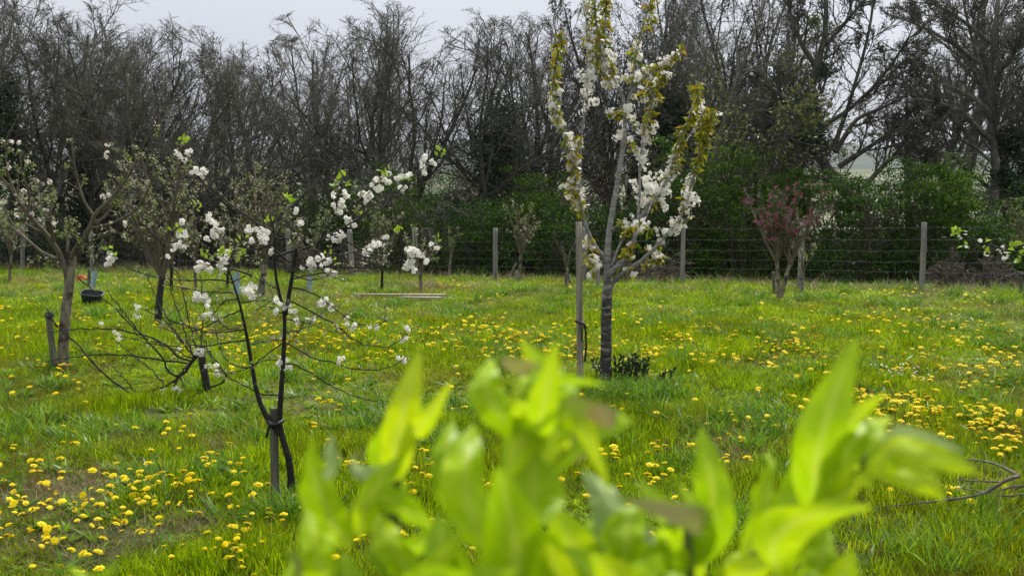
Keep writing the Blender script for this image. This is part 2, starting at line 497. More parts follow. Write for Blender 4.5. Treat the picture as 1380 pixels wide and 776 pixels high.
# haze in the valley air
m = bpy.data.materials.new('haze_air'); m.use_nodes = True
nt = m.node_tree; nt.nodes.clear()
o = nt.nodes.new('ShaderNodeOutputMaterial'); v = nt.nodes.new('ShaderNodeVolumePrincipled')
v.inputs['Color'].default_value = (0.9, 0.93, 1.0, 1); v.inputs['Density'].default_value = 0.00006; v.inputs['Anisotropy'].default_value = 0.3
nt.links.new(v.outputs[0], o.inputs['Volume'])
x0, x1, y0, y1, z0, z1 = -4100, 4100, -40, 5100, -12, 105
VV = np.array([(x, y, z) for x in (x0, x1) for y in (y0, y1) for z in (z0, z1)], float)
tag(link('haze', mesh_np('haze', VV, [np.array([[0, 1, 3, 2], [4, 6, 7, 5], [0, 4, 5, 1], [2, 3, 7, 6], [0, 2, 6, 4], [1, 5, 7, 3]])], [m], smooth=False)), kind='stuff')

# ------------------------------------------------------------------ growing branches
def grow(rng, p0, d0, L, K, wander, up, droop=0.0):
    N = len(p0)
    P = np.zeros((N, K, 3)); P[:, 0] = p0
    d = nrm(d0); st = (np.asarray(L) / (K - 1))[:, None]
    for k in range(1, K):
        d = nrm(d + rng.normal(0, wander, (N, 3)) + np.array([0, 0, up - droop * k / K]))
        P[:, k] = P[:, k - 1] + d * st
    return P


def sprout(rng, P, R, per, t0, t1, ang, lr, K, wander, up, rr=0.55, rmin=0.004, taper=0.35, droop=0.0, lmin=0.0):
    N, K0, _ = P.shape
    L = np.linalg.norm(np.diff(P, axis=1), axis=2).sum(1)
    t = (np.arange(per)[None] + rng.random((N, per))) / per * (t1 - t0) + t0
    x = t * (K0 - 1); i = np.clip(x.astype(int), 0, K0 - 2); fr = (x - i)[..., None]
    n = np.arange(N)[:, None]
    p = P[n, i] * (1 - fr) + P[n, i + 1] * fr
    T = nrm(P[n, i + 1] - P[n, i])
    r = (R[n, i] * (1 - fr[..., 0]) + R[n, i + 1] * fr[..., 0])
    p = p.reshape(-1, 3); T = T.reshape(-1, 3); r = r.reshape(-1)
    rd = rdir(rng, len(p)); pr = nrm(rd - (rd * T).sum(1, keepdims=True) * T)
    a = rng.normal(ang, ang * 0.25, len(p))[:, None]
    d = np.cos(a) * T + np.sin(a) * pr
    Ln = np.maximum((L[:, None] * lr * (1.05 - 0.6 * t) * rng.uniform(0.6, 1.25, t.shape)).reshape(-1), lmin)
    Q = grow(rng, p, d, Ln, K, wander, up, droop)
    r0 = np.maximum(r * rr, rmin)
    RR = r0[:, None] * np.linspace(1, taper, K)[None]
    return Q, np.maximum(RR, rmin * 0.7)


LEAF_T = np.array([[0, 0, 0], [-0.3, 0.35, 0.07], [0, 0.4, -0.03], [0.3, 0.35, 0.07], [-0.22, 0.72, 0.02], [0, 0.75, -0.08], [0.22, 0.72, 0.02], [0, 1, -0.2]])
LEAF_F = [np.array([[0, 2, 1], [0, 3, 2], [4, 5, 7], [5, 6, 7]]), np.array([[1, 2, 5, 4], [2, 3, 6, 5]])]
CARD_T = np.array([[0, 0, 0], [-0.36, 0.5, 0.10], [0, 1, -0.1], [0.36, 0.5, 0.10]])
CARD_F = [np.array([[0, 2, 1], [0, 3, 2]])]


def leaves(mb, rng, pos, size, m=0, d=None, T=CARD_T, F=CARD_F, wid=1.0, var=0.35):
    n = len(pos)
    d = rdir(rng, n) if d is None else d
    sc = np.full(n, size) * rng.uniform(1 - var, 1 + var, n)
    mb.quads(T, F, pos, frames(d, rng.uniform(0, 6.28, n)), np.stack([sc * wid, sc, sc], -1), m)


# five petals and an eye
pt = []; pf = []
for k in range(5):
    a0 = k / 5 * 2 * math.pi
    for (da, r, z) in ((0, 0.08, 0.0), (-0.52, 0.75, 0.2), (0, 1.0, 0.16), (0.52, 0.75, 0.2)):
        pt.append((r * math.cos(a0 + da), r * math.sin(a0 + da), z))
    pf.append([4 * k, 4 * k + 1, 4 * k + 2, 4 * k + 3])
FLOWER_T = np.array(pt)[:, [0, 2, 1]]; FLOWER_F = np.array(pf)
EYE_T = np.array([[0.2, 0.1, 0], [0, 0.1, 0.2], [-0.2, 0.1, 0], [0, 0.1, -0.2]]); EYE_F = np.array([[0, 1, 2, 3]])


def flowers(mb, rng, c, spread, n, size, m=0, me=1, out=None):
    """n flowers about the centre c, facing outwards"""
    off = rdir(rng, n) * (rng.random(n) ** 0.4)[:, None]
    d = nrm(off + rng.normal(0, 0.35, (n, 3)) + (0 if out is None else out))
    pos = np.asarray(c) + off * spread
    R3 = frames(d, rng.uniform(0, 6.28, n)); sc = size * rng.uniform(0.75, 1.15, n)
    mb.quads(FLOWER_T, FLOWER_F, pos, R3, sc, m)
    mb.quads(EYE_T, EYE_F, pos, R3, sc, me)


# ------------------------------------------------------------------ woodland trees
def wood_proto(seed, stems, spread, mats, twig_r=0.0062, up=0.055, low=0.2, buds=0, bsize=0.07, h=8.0, round_=0.50, per=(12, 8, 6, 3)):
    rng = np.random.default_rng(seed)
    az = rng.uniform(0, 6.28) + np.arange(stems) / stems * 6.28 + rng.normal(0, 0.4, stems)
    lean = rng.uniform(0.4, 1.1, stems) * spread
    d = nrm(np.stack([np.cos(az) * lean, np.sin(az) * lean, np.ones(stems)], -1))
    p0 = np.stack([np.cos(az), np.sin(az), np.zeros(stems)], -1) * 0.12 * min(1, stems - 1); p0[:, 2] = -0.3
    P1 = grow(rng, p0, d, rng.uniform(0.8, 1.05, stems) * (h * 0.9), 14, 0.09, 0.02)
    R1 = np.linspace(1, 0.14, 14)[None] ** 0.9 * rng.uniform(0.085, 0.14, stems)[:, None] * (1.4 if stems < 3 else 1)
    P2, R2 = sprout(rng, P1, R1, per[0], low, 0.97, 0.75, 0.55, 11, 0.09, up, 0.5, 0.016)
    P3, R3 = sprout(rng, P2, R2, per[1], 0.12, 1.0, 0.7, 0.48, 8, 0.12, up * 0.8, 0.55, 0.010)
    P4, R4 = sprout(rng, P3, R3, per[2], 0.12, 1.0, 0.7, 0.55, 6, 0.14, up * 0.5, 0.6, twig_r)
    P5, R5 = sprout(rng, P4, R4, per[3], 0.2, 0.95, 0.65, 0.7, 4, 0.15, up * 0.4, 0.7, twig_r * 0.75, lmin=0.16)
    # the crown closes to a dome: whatever reaches past it is drawn in
    ax = np.array([round_ * h, round_ * h, 0.52 * h]); cen = np.array([0, 0, 0.48 * h])

    def dome(P):
        q = (P - cen) / ax
        r = np.linalg.norm(q, axis=-1, keepdims=True)
        k = np.where(r > 0.9, (0.9 + (r - 0.9) * 0.3) / np.maximum(r, 1e-6), 1.0)
        k = np.where(P[..., 2:3] < cen[2], 1.0, k)
        return cen + q * k * ax

    P1, P2, P3, P4, P5 = [dome(P) for P in (P1, P2, P3, P4, P5)]
    t = MB(); t.tubes(P1, R1, 7)
    c = MB(); c.tubes(P2, R2, 5); c.tubes(P3, R3, 4); c.tubes(P4, R4, 3); c.tubes(P5, R5, 3)
    if buds:
        tips = P5[:, -1]; sel = rng.random(len(tips)) < buds
        leaves(c, rng, tips[sel] + rng.normal(0, 0.02, (sel.sum(), 3)), bsize, 1)
    zt = np.quantile(np.concatenate([P5[..., 2].ravel(), P4[..., 2].ravel()]), 0.996)
    f = h / zt                                           # the stated height is the height of the crown's top
    t.V = [v * f for v in t.V]; c.V = [v * f for v in c.V]
    return t.mesh('trunk', [mats[0]]), c.mesh('crown', list(mats))


PROTO = {
    'a': wood_proto(11, 4, 0.34, (M_WOOD,)),
    'b': wood_proto(12, 5, 0.42, (M_WOOD2,)),
    'c': wood_proto(13, 3, 0.28, (M_WOOD2,), low=0.3),
    'd': wood_proto(14, 6, 0.46, (M_WOOD2,), round_=0.56, per=(11, 8, 6, 2)),
    'e': wood_proto(15, 2, 0.18, (M_WOOD,), low=0.35),
    'f': wood_proto(16, 3, 0.26, (M_WOOD, M_DARKBUD), buds=0.5, bsize=0.08),            # buds breaking, dark against the sky
    'g': wood_proto(17, 4, 0.45, (M_WOOD, M_OLIVE), buds=0.95, bsize=0.085, round_=0.56),             # olive haze of first leaves
}


def ivy_mass(seed, h, r, n=7000, size=0.075, lean=(0, 0)):
    rng = np.random.default_rng(seed)
    k = 70
    cz = rng.uniform(0.0, 1.0, k) ** 0.9
    rad = r * (1.0 - 0.75 * cz) * rng.uniform(0.3, 1.0, k)
    a = rng.uniform(0, 6.28, k)
    C = np.stack([np.cos(a) * rad + lean[0] * cz, np.sin(a) * rad + lean[1] * cz, cz * h], -1)
    w = rng.integers(0, k, n)
    pos = C[w] + rng.normal(0, 1, (n, 3)) * np.array([0.2, 0.2, 0.24]) * r
    mb = MB(); leaves(mb, rng, pos, size, 0)
    return mb


def wood_tree(px, top, d, proto, label, ivy=None, rot=None, wide=1.0, name='bare_tree'):
    r = random.Random(int(px * 7 + d * 13))
    x = (px - CX) / FPX * d
    z = float(gz(x, d))
    h = (HOR - top) / FPX * d + EYE - z
    s = h / 8.0 * 0.975
    root = thing(name, label, 'tree', (x, d, z))
    for nm, me in zip(('trunk', 'crown'), PROTO[proto]):
        o = link(nm, me, root)
        o.rotation_euler = (0, 0, rot if rot is not None else r.uniform(0, 6.28))
        o.scale = (s * wide, s * wide, s)
    o0 = root.children
    for o in o0: o.rotation_euler = o0[0].rotation_euler
    if ivy:
        mb = ivy_mass(int(px) + 5, ivy[0], ivy[1], int(ivy[2]))
        mb.build('ivy', M_IVY, root, loc=(0, 0, 0)) if False else link('ivy', mb.mesh('ivy', [M_IVY]), root)
    return root


WT = [
    # px, top, d, proto, label, ivy(height, radius, leaves), width
    (-40, -60, 38, 'b', 'tall bare tree cut off by the left edge of the view', None, 1.0),
    (14, -30, 33, 'c', 'tall bare tree with ivy at the far left, behind the pink-budded apple tree', (5.2, 0.9, 9000), 1.1),
    (112, 8, 35, 'a', 'bare tree behind the black bucket', (3.4, 0.6, 5000), 1.1),
    (212, 34, 35, 'b', 'bare grey tree behind the small tree with the dark banded trunk', None, 1.1),
    (262, 44, 43, 'a', 'bare tree in the back row left of the dip in the skyline', None, 1.15),
    (305, 58, 39, 'f', 'tree with dark opening buds at the left of the skyline dip', None, 0.95),
    (352, 84, 36, 'd', 'low bare tree right under the dip in the skyline', None, 1.15),
    (438, 48, 35, 'c', 'bare tree rising to the right of the skyline dip', None, 1.1),
    (488, 10, 40, 'b', 'bare tree in the back row above the white cherry branch tip', None, 1.1),
    (530, 8, 34, 'a', 'bare tree with crossing stems at the highest point of the middle skyline', None, 1.1),
    (672, 20, 33, 'a', 'bare many-stemmed tree over a dark ivy mass left of the tall stake', (4.3, 1.35, 17000), 1.1),
    (722, 26, 37, 'd', 'bare tree with arching stems at the left of the sky gap', (2.6, 1.2, 9000), 1.0),
    (822, 2, 40, 'f', 'dark-budded tree behind the top of the white blossom cherry', None, 0.8),
    (868, -30, 36, 'f', 'tall dark-budded tree right behind the white blossom cherry', (3.6, 0.7, 8000), 0.95),
    (905, -50, 33, 'c', 'tall bare tree with a dark ivy trunk right of the white blossom cherry', (4.6, 1.0, 15000), 0.9),
    (960, -60, 39, 'b', 'tall bare tree in the back row right of the bronze cherry shoots', None, 1.0),
    (1005, 20, 33, 'g', 'spreading tree with an olive haze of new leaves behind the pink tree', (1.9, 0.9, 5000), 1.2),
    (1035, -50, 38, 'f', 'tall dark-budded tree behind the olive leafed tree', None, 1.0),
    (1395, -50, 33, 'a', 'bare tree with a thick dark ivy trunk cut off by the right edge', (5.0, 0.85, 17000), 0.9),
    (1228, 62, 50, 'c', 'faint bare tree far back in the gap between the two big right trees', None, 1.2),
    (150, 2, 43, 'b', 'bare tree far back right of the left apple tree', (3.0, 0.8, 5000), 1.2),
    (1290, -60, 52, 'e', 'slender bare tree far behind the two big right trees', None, 1.2),
]
for (px, top, d, pr, lab, ivy, wide) in WT:
    wood_tree(px, top, d, pr, lab, ivy, None, wide)

# ------------------------------------------------------------------ trees traced limb by limb
class Traced:
    """branches drawn through photo pixels, each with its own depth, real thickness and random swing"""
    def __init__(s, seed, d0):
        s.rng = np.random.default_rng(seed); s.d0 = d0; s.px = []; s.dep = []; s.groups = {}

    def depth(s, x, y):
        if not s.px: return s.d0
        A = np.concatenate(s.px); D = np.concatenate(s.dep)
        return float(D[np.argmin((A[:, 0] - x) ** 2 + (A[:, 1] - y) ** 2)])

    def br(s, pts, r0, r1, part='branches', sw=0.35, K=16, dep=None, jit=0.0):
        pts = np.array(pts, float)
        if part == 'trunk' and not s.px: pts[0, 1] += 0.09 * FPX / s.d0      # on down into the turf
        L = np.concatenate([[0], np.cumsum(np.linalg.norm(np.diff(pts, axis=0), axis=1))])
        t = np.linspace(0, L[-1], K * 3)
        q = np.stack([np.interp(t, L, pts[:, 0]), np.interp(t, L, pts[:, 1])], -1)
        for _ in range(4):
            q[1:-1] = (q[:-2] + 2 * q[1:-1] + q[2:]) / 4
        q = q[np.linspace(0, len(q) - 1, K).round().astype(int)]
        da = s.depth(*pts[0]) if dep is None else dep[0]
        db = da + s.rng.uniform(-sw, sw) if dep is None else dep[1]
        u = np.linspace(0, 1, K)
        de = da + (db - da) * u + 0.15 * sw * np.sin(u * math.pi * 2 + s.rng.uniform(0, 6)) * u
        P = W(q[:, 0], q[:, 1], de)
        if jit: P[1:] += s.rng.normal(0, jit, P[1:].shape)
        R = (r0 + (r1 - r0) * u ** 0.8) * de / FPX
        s.px.append(q); s.dep.append(de)
        s.groups.setdefault(part, []).append((P, R))
        return P, R

    def arr(s, part):
        g = s.groups[part]
        return np.stack([p for p, _ in g]), np.stack([r for _, r in g])


# the two big trees at the right
def big_tree(name, label, seed, d, base, trunk, limbs, mat, ivy=None, tw=0.0085):
    T = Traced(seed, d)
    for pts, a, b_ in trunk: T.br(pts, a, b_, 'trunk', 0.3, 16)
    for pts, a, b_ in limbs: T.br(pts, a, b_, 'limbs', 2.2, 16)
    root = thing(name, label, 'tree', base)
    mt = MB(); mt.tubes(*T.arr('trunk'), 8)
    mt.build('trunk', mat, root)
    P, R = T.arr('limbs'); c = MB(); c.tubes(P, R, 6)
    rng = T.rng
    P2, R2 = sprout(rng, P, R, 13, 0.2, 1.0, 0.65, 0.5, 10, 0.11, 0.04, 0.5, 0.016)
    Pt, Rt = T.arr('trunk')
    Pq, Rq = sprout(rng, Pt, Rt, 10, 0.4, 1.0, 0.8, 0.36, 10, 0.11, 0.05, 0.4, 0.016)
    P2 = np.concatenate([P2, Pq]); R2 = np.concatenate([R2, Rq])
    P3, R3 = sprout(rng, P2, R2, 9, 0.15, 1.0, 0.6, 0.52, 7, 0.13, 0.03, 0.55, 0.011)
    P4, R4 = sprout(rng, P3, R3, 7, 0.15, 1.0, 0.6, 0.6, 5, 0.15, 0.02, 0.6, tw)
    P5, R5 = sprout(rng, P4, R4, 1, 0.3, 1.0, 0.6, 0.7, 3, 0.2, 0.02, 0.7, tw * 0.75, lmin=0.08)
    c.tubes(P2, R2, 5); c.tubes(P3, R3, 4); c.tubes(P4, R4, 3); c.tubes(P5, R5, 3)
    tips = P5[:, -1]; sel = rng.random(len(tips)) < 0.25
    leaves(c, rng, tips[sel], 0.06, 1)
    c.build('crown', [mat, M_DARKBUD], root)
    if ivy:
        mb = MB()
        for (x, y, rp, n) in ivy:
            pos = W(x, y, T.depth(x, y)) + rng.normal(0, 1, (n, 3)) * rp * d / FPX
            leaves(mb, rng, pos, 0.075, 0)
        mb.build('ivy', M_IVY, root)
    return root


b1 = G(1172, 373); d1 = 31.0
big_tree('gnarled_tree', 'gnarled dark tree leaning left over the gap, right of the pink tree', 41, d1,
         (W(1172, 300, d1)[0], d1, gz(W(1172, 300, d1)[0], d1)),
         [([(1180, 345), (1168, 290), (1140, 261), (1121, 235), (1102, 212), (1088, 175), (1089, 140), (1100, 90), (1114, 45), (1112, -30)], 11, 2.5),
          ([(1107, 216), (1125, 195), (1141, 151), (1151, 117), (1161, 84), (1172, 40), (1180, -20)], 3.6, 1.5)],
         [([(1089, 142), (1067, 141), (1047, 124), (1030, 112), (1000, 100)], 5, 1.5),
          ([(1100, 90), (1080, 60), (1065, 20), (1060, -30)], 4, 1.5),
          ([(1107, 171), (1141, 151), (1175, 120), (1200, 90), (1225, 50)], 4, 1.2),
          ([(1125, 205), (1154, 160), (1175, 151), (1215, 134), (1240, 110)], 4, 1.2),
          ([(1130, 225), (1175, 196), (1195, 181), (1230, 168), (1262, 160)], 4.5, 1.2),
          ([(1150, 268), (1188, 226), (1208, 207), (1221, 188), (1245, 178), (1270, 160)], 4.2, 1.2),
          ([(1205, 208), (1235, 204), (1262, 214)], 2.5, 1),
          ([(1100, 205), (1074, 190), (1040, 176), (1018, 178), (990, 190)], 5, 1.2),
          ([(1140, 255), (1110, 240), (1060, 235), (1020, 225)], 4, 1.2),
          ([(1114, 60), (1140, 30), (1165, 0), (1180, -30)], 3, 1.2)],
         M_WOOD, [(1087, 165, 10, 2600), (1085, 148, 9, 1600), (1098, 195, 9, 1300), (1108, 95, 5, 500)])
d2 = 32.0
big_tree('ash_tree', 'tall grey trunked tree standing straight near the right edge behind the fence', 42, d2,
         (W(1335, 305, d2)[0], d2, gz(W(1335, 305, d2)[0], d2)),
         [([(1332, 345), (1335, 300), (1341, 265), (1344, 230), (1338, 195), (1337, 150), (1335, 105), (1339, 55), (1346, 0), (1348, -60)], 7.5, 2.2),
          ([(1337, 150), (1322, 90), (1306, 40), (1292, -30)], 3.2, 1.2)],
         [([(1339, 192), (1315, 170), (1295, 150), (1270, 140), (1235, 132)], 4.5, 1.2),
          ([(1337, 155), (1310, 130), (1280, 118), (1250, 90), (1222, 68)], 4.5, 1.2),
          ([(1336, 110), (1362, 80), (1380, 45), (1395, 0)], 4, 1.5),
          ([(1320, 85), (1285, 60), (1250, 40), (1215, 25)], 3.5, 1.2),
          ([(1341, 175), (1368, 162), (1405, 150)], 4, 1.5),
          ([(1338, 60), (1300, 30), (1260, 5), (1230, -25)], 3.5, 1.2),
          ([(1343, 225), (1310, 195), (1285, 185), (1262, 205), (1252, 240)], 2.8, 1),
          ([(1341, 260), (1365, 245), (1385, 225)], 3, 1)],
         M_WOOD2, [(1362, 190, 10, 2500), (1352, 240, 8, 1500)])

# ------------------------------------------------------------------ shrubs behind the fence
def leafy_shrub(px, top, d, wpx, mat, label, n=9000, size=0.06, stems=26, name='hawthorn_shrub', base_gap=0.0, seed=0):
    rng = np.random.default_rng(int(px * 3 + d * 17) + seed)
    x = (px - CX) / FPX * d; z = float(gz(x, d))
    h = (HOR - top) / FPX * d + EYE - z; rx = wpx / 2 / FPX * d
    root = thing(name, label, 'shrub', (x, d, z))
    az = rng.uniform(0, 6.28, stems); ln = rng.uniform(0.15, 0.9, stems) * rx / h * 1.1
    D = np.stack([np.cos(az) * ln, np.sin(az) * ln, np.ones(stems)], -1)
    P1 = grow(rng, np.stack([np.cos(az), np.sin(az), 0 * az - .1], -1) * np.array([rx * .25, rx * .25, 1]), D, rng.uniform(0.7, 1.0, stems) * h, 8, 0.1, 0.02)
    R1 = np.full((stems, 8), 0.018) * np.linspace(1, .35, 8)
    P2, R2 = sprout(rng, P1, R1, 9, 0.2, 1.0, 0.8, 0.32, 5, 0.2, 0.03, 0.6, 0.008)
    sm = MB(); sm.tubes(P1, R1, 4); sm.tubes(P2, R2, 3)
    me = sm.mesh('stems', [M_THICKET]); link('stems', me, root)
    # leaf sprays hang in clumps on the branches
    K = 130
    u = rng.random(K); a = rng.uniform(0, 6.28, K); rr = np.sqrt(rng.random(K))
    zz = u * h * 0.98
    w_ = np.sqrt(np.clip(1 - (np.clip(u - 0.45, 0, 1) / 0.58) ** 2, 0.05, 1)) * rng.uniform(0.75, 1.12, K)
    C = np.stack([np.cos(a) * rr * rx * w_, np.sin(a) * rr * rx * 0.75 * w_, zz], -1)
    sp = rng.uniform(0.05, 0.24, K) * (0.6 + 0.25 * rx)
    C += rng.normal(0, 0.14, C.shape) * np.array([1, 1, 0.8])
    C[:, 2] *= rng.choice([0.8, 1.0, 1.12], K)
    k = rng.integers(0, K, n)
    pos = C[k] + rng.normal(0, 1, (n, 3)) * sp[k][:, None] * np.array([1.25, 1.1, 0.6])
    pos = pos[pos[:, 2] > base_gap]
    fo = MB(); leaves(fo, rng, pos, size, 0)
    link('foliage', fo.mesh('foliage', [mat]), root)
    return root


def bare_shrub(px, top, d, wpx, label, seed=0, mat=None, stems=34, arch=0.0, name='bare_shrub', buds=None):
    rng = np.random.default_rng(int(px * 5 + d * 19) + seed)
    x = (px - CX) / FPX * d; z = float(gz(x, d))
    h = (HOR - top) / FPX * d + EYE - z; rx = wpx / 2 / FPX * d
    root = thing(name, label, 'shrub', (x, d, z))
    az = rng.uniform(0, 6.28, stems); ln = rng.uniform(0.1, 1.0, stems) * rx / h * 1.2
    D = np.stack([np.cos(az) * ln, np.sin(az) * ln, np.ones(stems)], -1)
    P1 = grow(rng, np.stack([np.cos(az), np.sin(az), 0 * az - .1], -1) * np.array([rx * .4, rx * .3, 1]), D, rng.uniform(0.6, 1.0, stems) * h * 1.05, 9, 0.09, 0.03, arch)
    R1 = rng.uniform(0.014, 0.028, (stems, 1)) * np.linspace(1, .35, 9)
    P2, R2 = sprout(rng, P1, R1, 11, 0.12, 1.0, 0.8, 0.4, 6, 0.2, 0.02, 0.55, 0.009, droop=arch)
    P3, R3 = sprout(rng, P2, R2, 6, 0.15, 1.0, 0.7, 0.5, 4, 0.22, 0.01, 0.6, 0.007, droop=arch)
    sm = MB(); sm.tubes(P1, R1, 4); sm.tubes(P2, R2, 3); sm.tubes(P3, R3, 3)
    link('stems', sm.mesh('stems', [mat or M_THICKET]), root)
    if buds:
        tips = P3[:, -1]; sel = rng.random(len(tips)) < buds[1]
        fo = MB(); leaves(fo, rng, tips[sel], 0.05, 0)
        link('foliage', fo.mesh('foliage', [buds[0]]), root)
    return root


BL = 'tangled bare thicket '
for px, top, d, w, lab, arch, buds in (
        (10, 235, 37, 170, BL + 'behind the left apple tree at the edge of the view', 0.1, None),
        (120, 225, 38, 190, BL + 'behind the black bucket under the woodland trees', 0.1, (M_OLIVE, 0.15)),
        (225, 230, 36, 170, BL + 'behind the budding trees left of the forked cherry', 0.12, (M_OLIVE, 0.3)),
        (320, 222, 37, 180, BL + 'under the dip in the skyline', 0.15, (M_OLIVE, 0.2)),
        (415, 225, 34, 170, BL + 'behind the right branches of the forked cherry', 0.25, (M_HAWDARK, 0.25)),
        (505, 205, 35, 180, BL + 'of arching stems above the lying planks', 0.28, None),
        (600, 195, 32, 190, BL + 'of drooping pale twigs left of the dark ivy mass', 0.34, None),
        (745, 205, 33, 150, BL + 'between the ivy mass and the tall stake', 0.3, (M_OLIVE, 0.2)),
        (840, 215, 32, 140, BL + 'directly behind the white blossom cherry trunk', 0.25, (M_HAWDARK, 0.2)),
        (985, 150, 31, 170, BL + 'with olive leaf buds left of the pink tree', 0.3, (M_OLIVE, 0.9)),
        (95, 318, 33, 150, 'low brown bramble at the fence behind the red plastic piece', 0.35, None),
        (440, 312, 29, 130, 'low brown bramble at the fence between the blue tube and the planks', 0.35, None),
        (860, 318, 26, 120, 'low brown bramble at the fence foot right of the blossom cherry', 0.35, None),
        (1310, 322, 24.5, 130, 'low brown bramble at the fence foot by the blossom twig', 0.35, None),
        (1215, 262, 30, 90, BL + 'of pale hanging twigs beside the tallest fence post', 0.4, None)):
    bare_shrub(px, top, d, w, lab, arch=arch, buds=buds, mat=M_WOOD2 if px in (600, 1215, 505) else None)

for px, top, d, w, mat, lab, n in (
        (40, 290, 36, 190, M_HAWDARK, 'dark green shrub behind the far left sapling', 6500),
        (150, 262, 41, 240, M_HAWDARK, 'dark shrub in deep shade behind the black bucket', 8000),
        (270, 250, 40, 240, M_HAWDARK, 'dark shrub in deep shade left of the forked cherry', 8000),
        (380, 258, 36, 200, M_HAWDARK, 'dark shrub behind the leaning pale trunk', 8000),
        (470, 262, 33, 170, M_HAWDARK, 'dark green shrub behind the leftmost visible fence post', 9000),
        (535, 245, 31, 120, M_HAW, 'fresh green shrub behind the second visible fence post', 6000),
        (590, 270, 33, 150, M_HAWDARK, 'dark shrub between two fence posts above the planks', 9000),
        (612, 222, 38, 150, M_HAWDARK, 'dark shrub far back left of the ivy mass', 8000),
        (1062, 128, 33, 70, M_OLIVE, 'olive leafing shrub growing up beside the gnarled dark tree', 2600),
        (1320, 226, 36, 150, M_HAWDARK, 'dark shrub in the shade behind the grey trunked tree', 9000),
        (650, 282, 30, 110, M_HAWDARK, 'low dark green shrub behind the fence post above the lying brace', 7000),
        (715, 238, 31, 110, M_HAW, 'bright green shrub glimpsed left of the tall stake', 6500),
        (765, 290, 30, 130, M_HAWDARK, 'low dark shrub behind the tall stake', 8000),
        (845, 285, 30, 130, M_HAWDARK, 'low dark shrub behind the white blossom cherry', 9000),
        (900, 200, 30, 70, M_HAW, 'bright green shrub between the bronze cherry shoots', 3000),
        (925, 240, 29, 120, M_HAWDARK, 'dark green shrub behind the fence post right of the blossom cherry', 9000),
        (1000, 215, 28.5, 150, M_HAW, 'green hawthorn behind the left side of the pink tree', 11000),
        (1085, 235, 29, 140, M_HAW, 'green hawthorn behind the right side of the pink tree', 10000),
        (1150, 246, 27.5, 110, M_HAWDARK, 'dark green shrub under the leaning gnarled tree', 9000),
        (1208, 226, 29, 120, M_HAW, 'green hawthorn under the gap with the far hill', 8000),
        (1270, 230, 28, 120, M_HAW, 'green hawthorn right of the tallest fence post', 11000),
        (1325, 300, 27, 90, M_HAWDARK, 'low dark shrub at the foot of the grey trunked tree', 6000),
        (1385, 262, 28, 110, M_HAWDARK, 'dark shrub at the right edge behind the blossom twig', 9000)):
    leafy_shrub(px, top, d, w, mat, lab, n)

# ------------------------------------------------------------------ fence
posts = [(-70, 300, 361), (30, 303, 363), (125, 305, 365), (215, 306, 367), (300, 307, 368), (390, 307, 369), (475, 308, 371), (560, 306, 374), (667, 306, 377), (786, 304, 380),
         (920, 301, 382), (1078, 298, 386), (1242, 298, 390), (1420, 292, 396)]
fb = [G(x, y) for x, t, y in posts]
froot = thing('wire_fence', 'wire stock fence on round weathered posts along the back of the orchard', 'fence', fb[6])
tops = []
for (x, t, y), p in zip(posts, fb):
    d = p[1]; h = (y - t) / FPX * d + 0.05
    rng = np.random.default_rng(int(x) + 400)
    K = 10; P = np.stack([np.full(K, p[0]), np.full(K, d), np.linspace(p[2] - 0.1, p[2] + h, K)], -1)
    P[:, 0] += np.linspace(0, rng.normal(0, 0.02), K); P += rng.normal(0, 0.002, P.shape)
    R = np.full(K, 0.052) * rng.uniform(0.85, 1.15); R[-1] *= 0.9
    mb = MB(); mb.tubes(P, R, 10, cap=True)
    mb.build('post', M_POST, froot)
    tops.append(P[-1])
mb = MB()
for a, b_, ta, tb in zip(fb[:-1], fb[1:], tops[:-1], tops[1:]):
    n = max(3, int(np.linalg.norm(b_ - a) / 0.16))
    u = np.linspace(0, 1, n)[:, None]
    lo = a + (b_ - a) * u; lo[:, 2] = gz(lo[:, 0], lo[:, 1]); hi = ta + (tb - ta) * u
    lo[:, 1] -= 0.07; hi[:, 1] -= 0.07
    hts = [0.06, 0.18, 0.31, 0.45, 0.60, 0.76]
    for k in hts + [0.93]:
        Q = lo + (hi - lo) * k; Q[:, 2] -= 0.02 * np.sin(u[:, 0] * math.pi)
        mb.tubes(Q, np.full(n, 0.0022), 3)
    V0 = lo + (hi - lo) * hts[0]; V1 = lo + (hi - lo) * hts[-1]
    mb.tubes(np.stack([V0, V1], 1), np.full((n, 2), 0.0014), 3)
mb.build('wire_netting', M_WIRE, froot)

# ------------------------------------------------------------------ stakes
def stake(label, base, top, rad, mat, name='wooden_stake', tie=None, square=False, strap=None, d=None):
    """base, top in photo pixels"""
    p = G(*base); dd = p[1] if d is None else d
    if d is not None: p = W(base[0], base[1], dd)
    q = W(top[0], top[1], dd + 0.02)
    root = thing(name, label, 'stake', p)
    K = 12
    P = p + (q - p) * np.linspace(-0.08, 1, K)[:, None]
    R = np.full(K, rad); R[-1] *= 0.93
    rng = np.random.default_rng(int(base[0])); R = R * rng.uniform(0.97, 1.03, K)
    mb = MB(); mb.tubes(P, R, 4 if square else 10, cap=True)
    mb.build('post', mat, root, smooth=not square)
    if tie:
        mb = MB()
        for (pts, r) in tie:
            Q = np.array([W(x, y, dd + o_) for x, y, o_ in pts])
            L = np.linspace(0, 1, len(Q)); uu = np.linspace(0, 1, 24)
            Q = np.stack([np.interp(uu, L, Q[:, k]) for k in range(3)], -1)
            rr = np.full(24, r)
            if strap: rr = rr * (1 + 0.35 * (np.arange(24) % 2))
            mb.tubes(Q, rr, 5, cap=True)
        mb.build('tie', M_RUBBER, root)
    return root


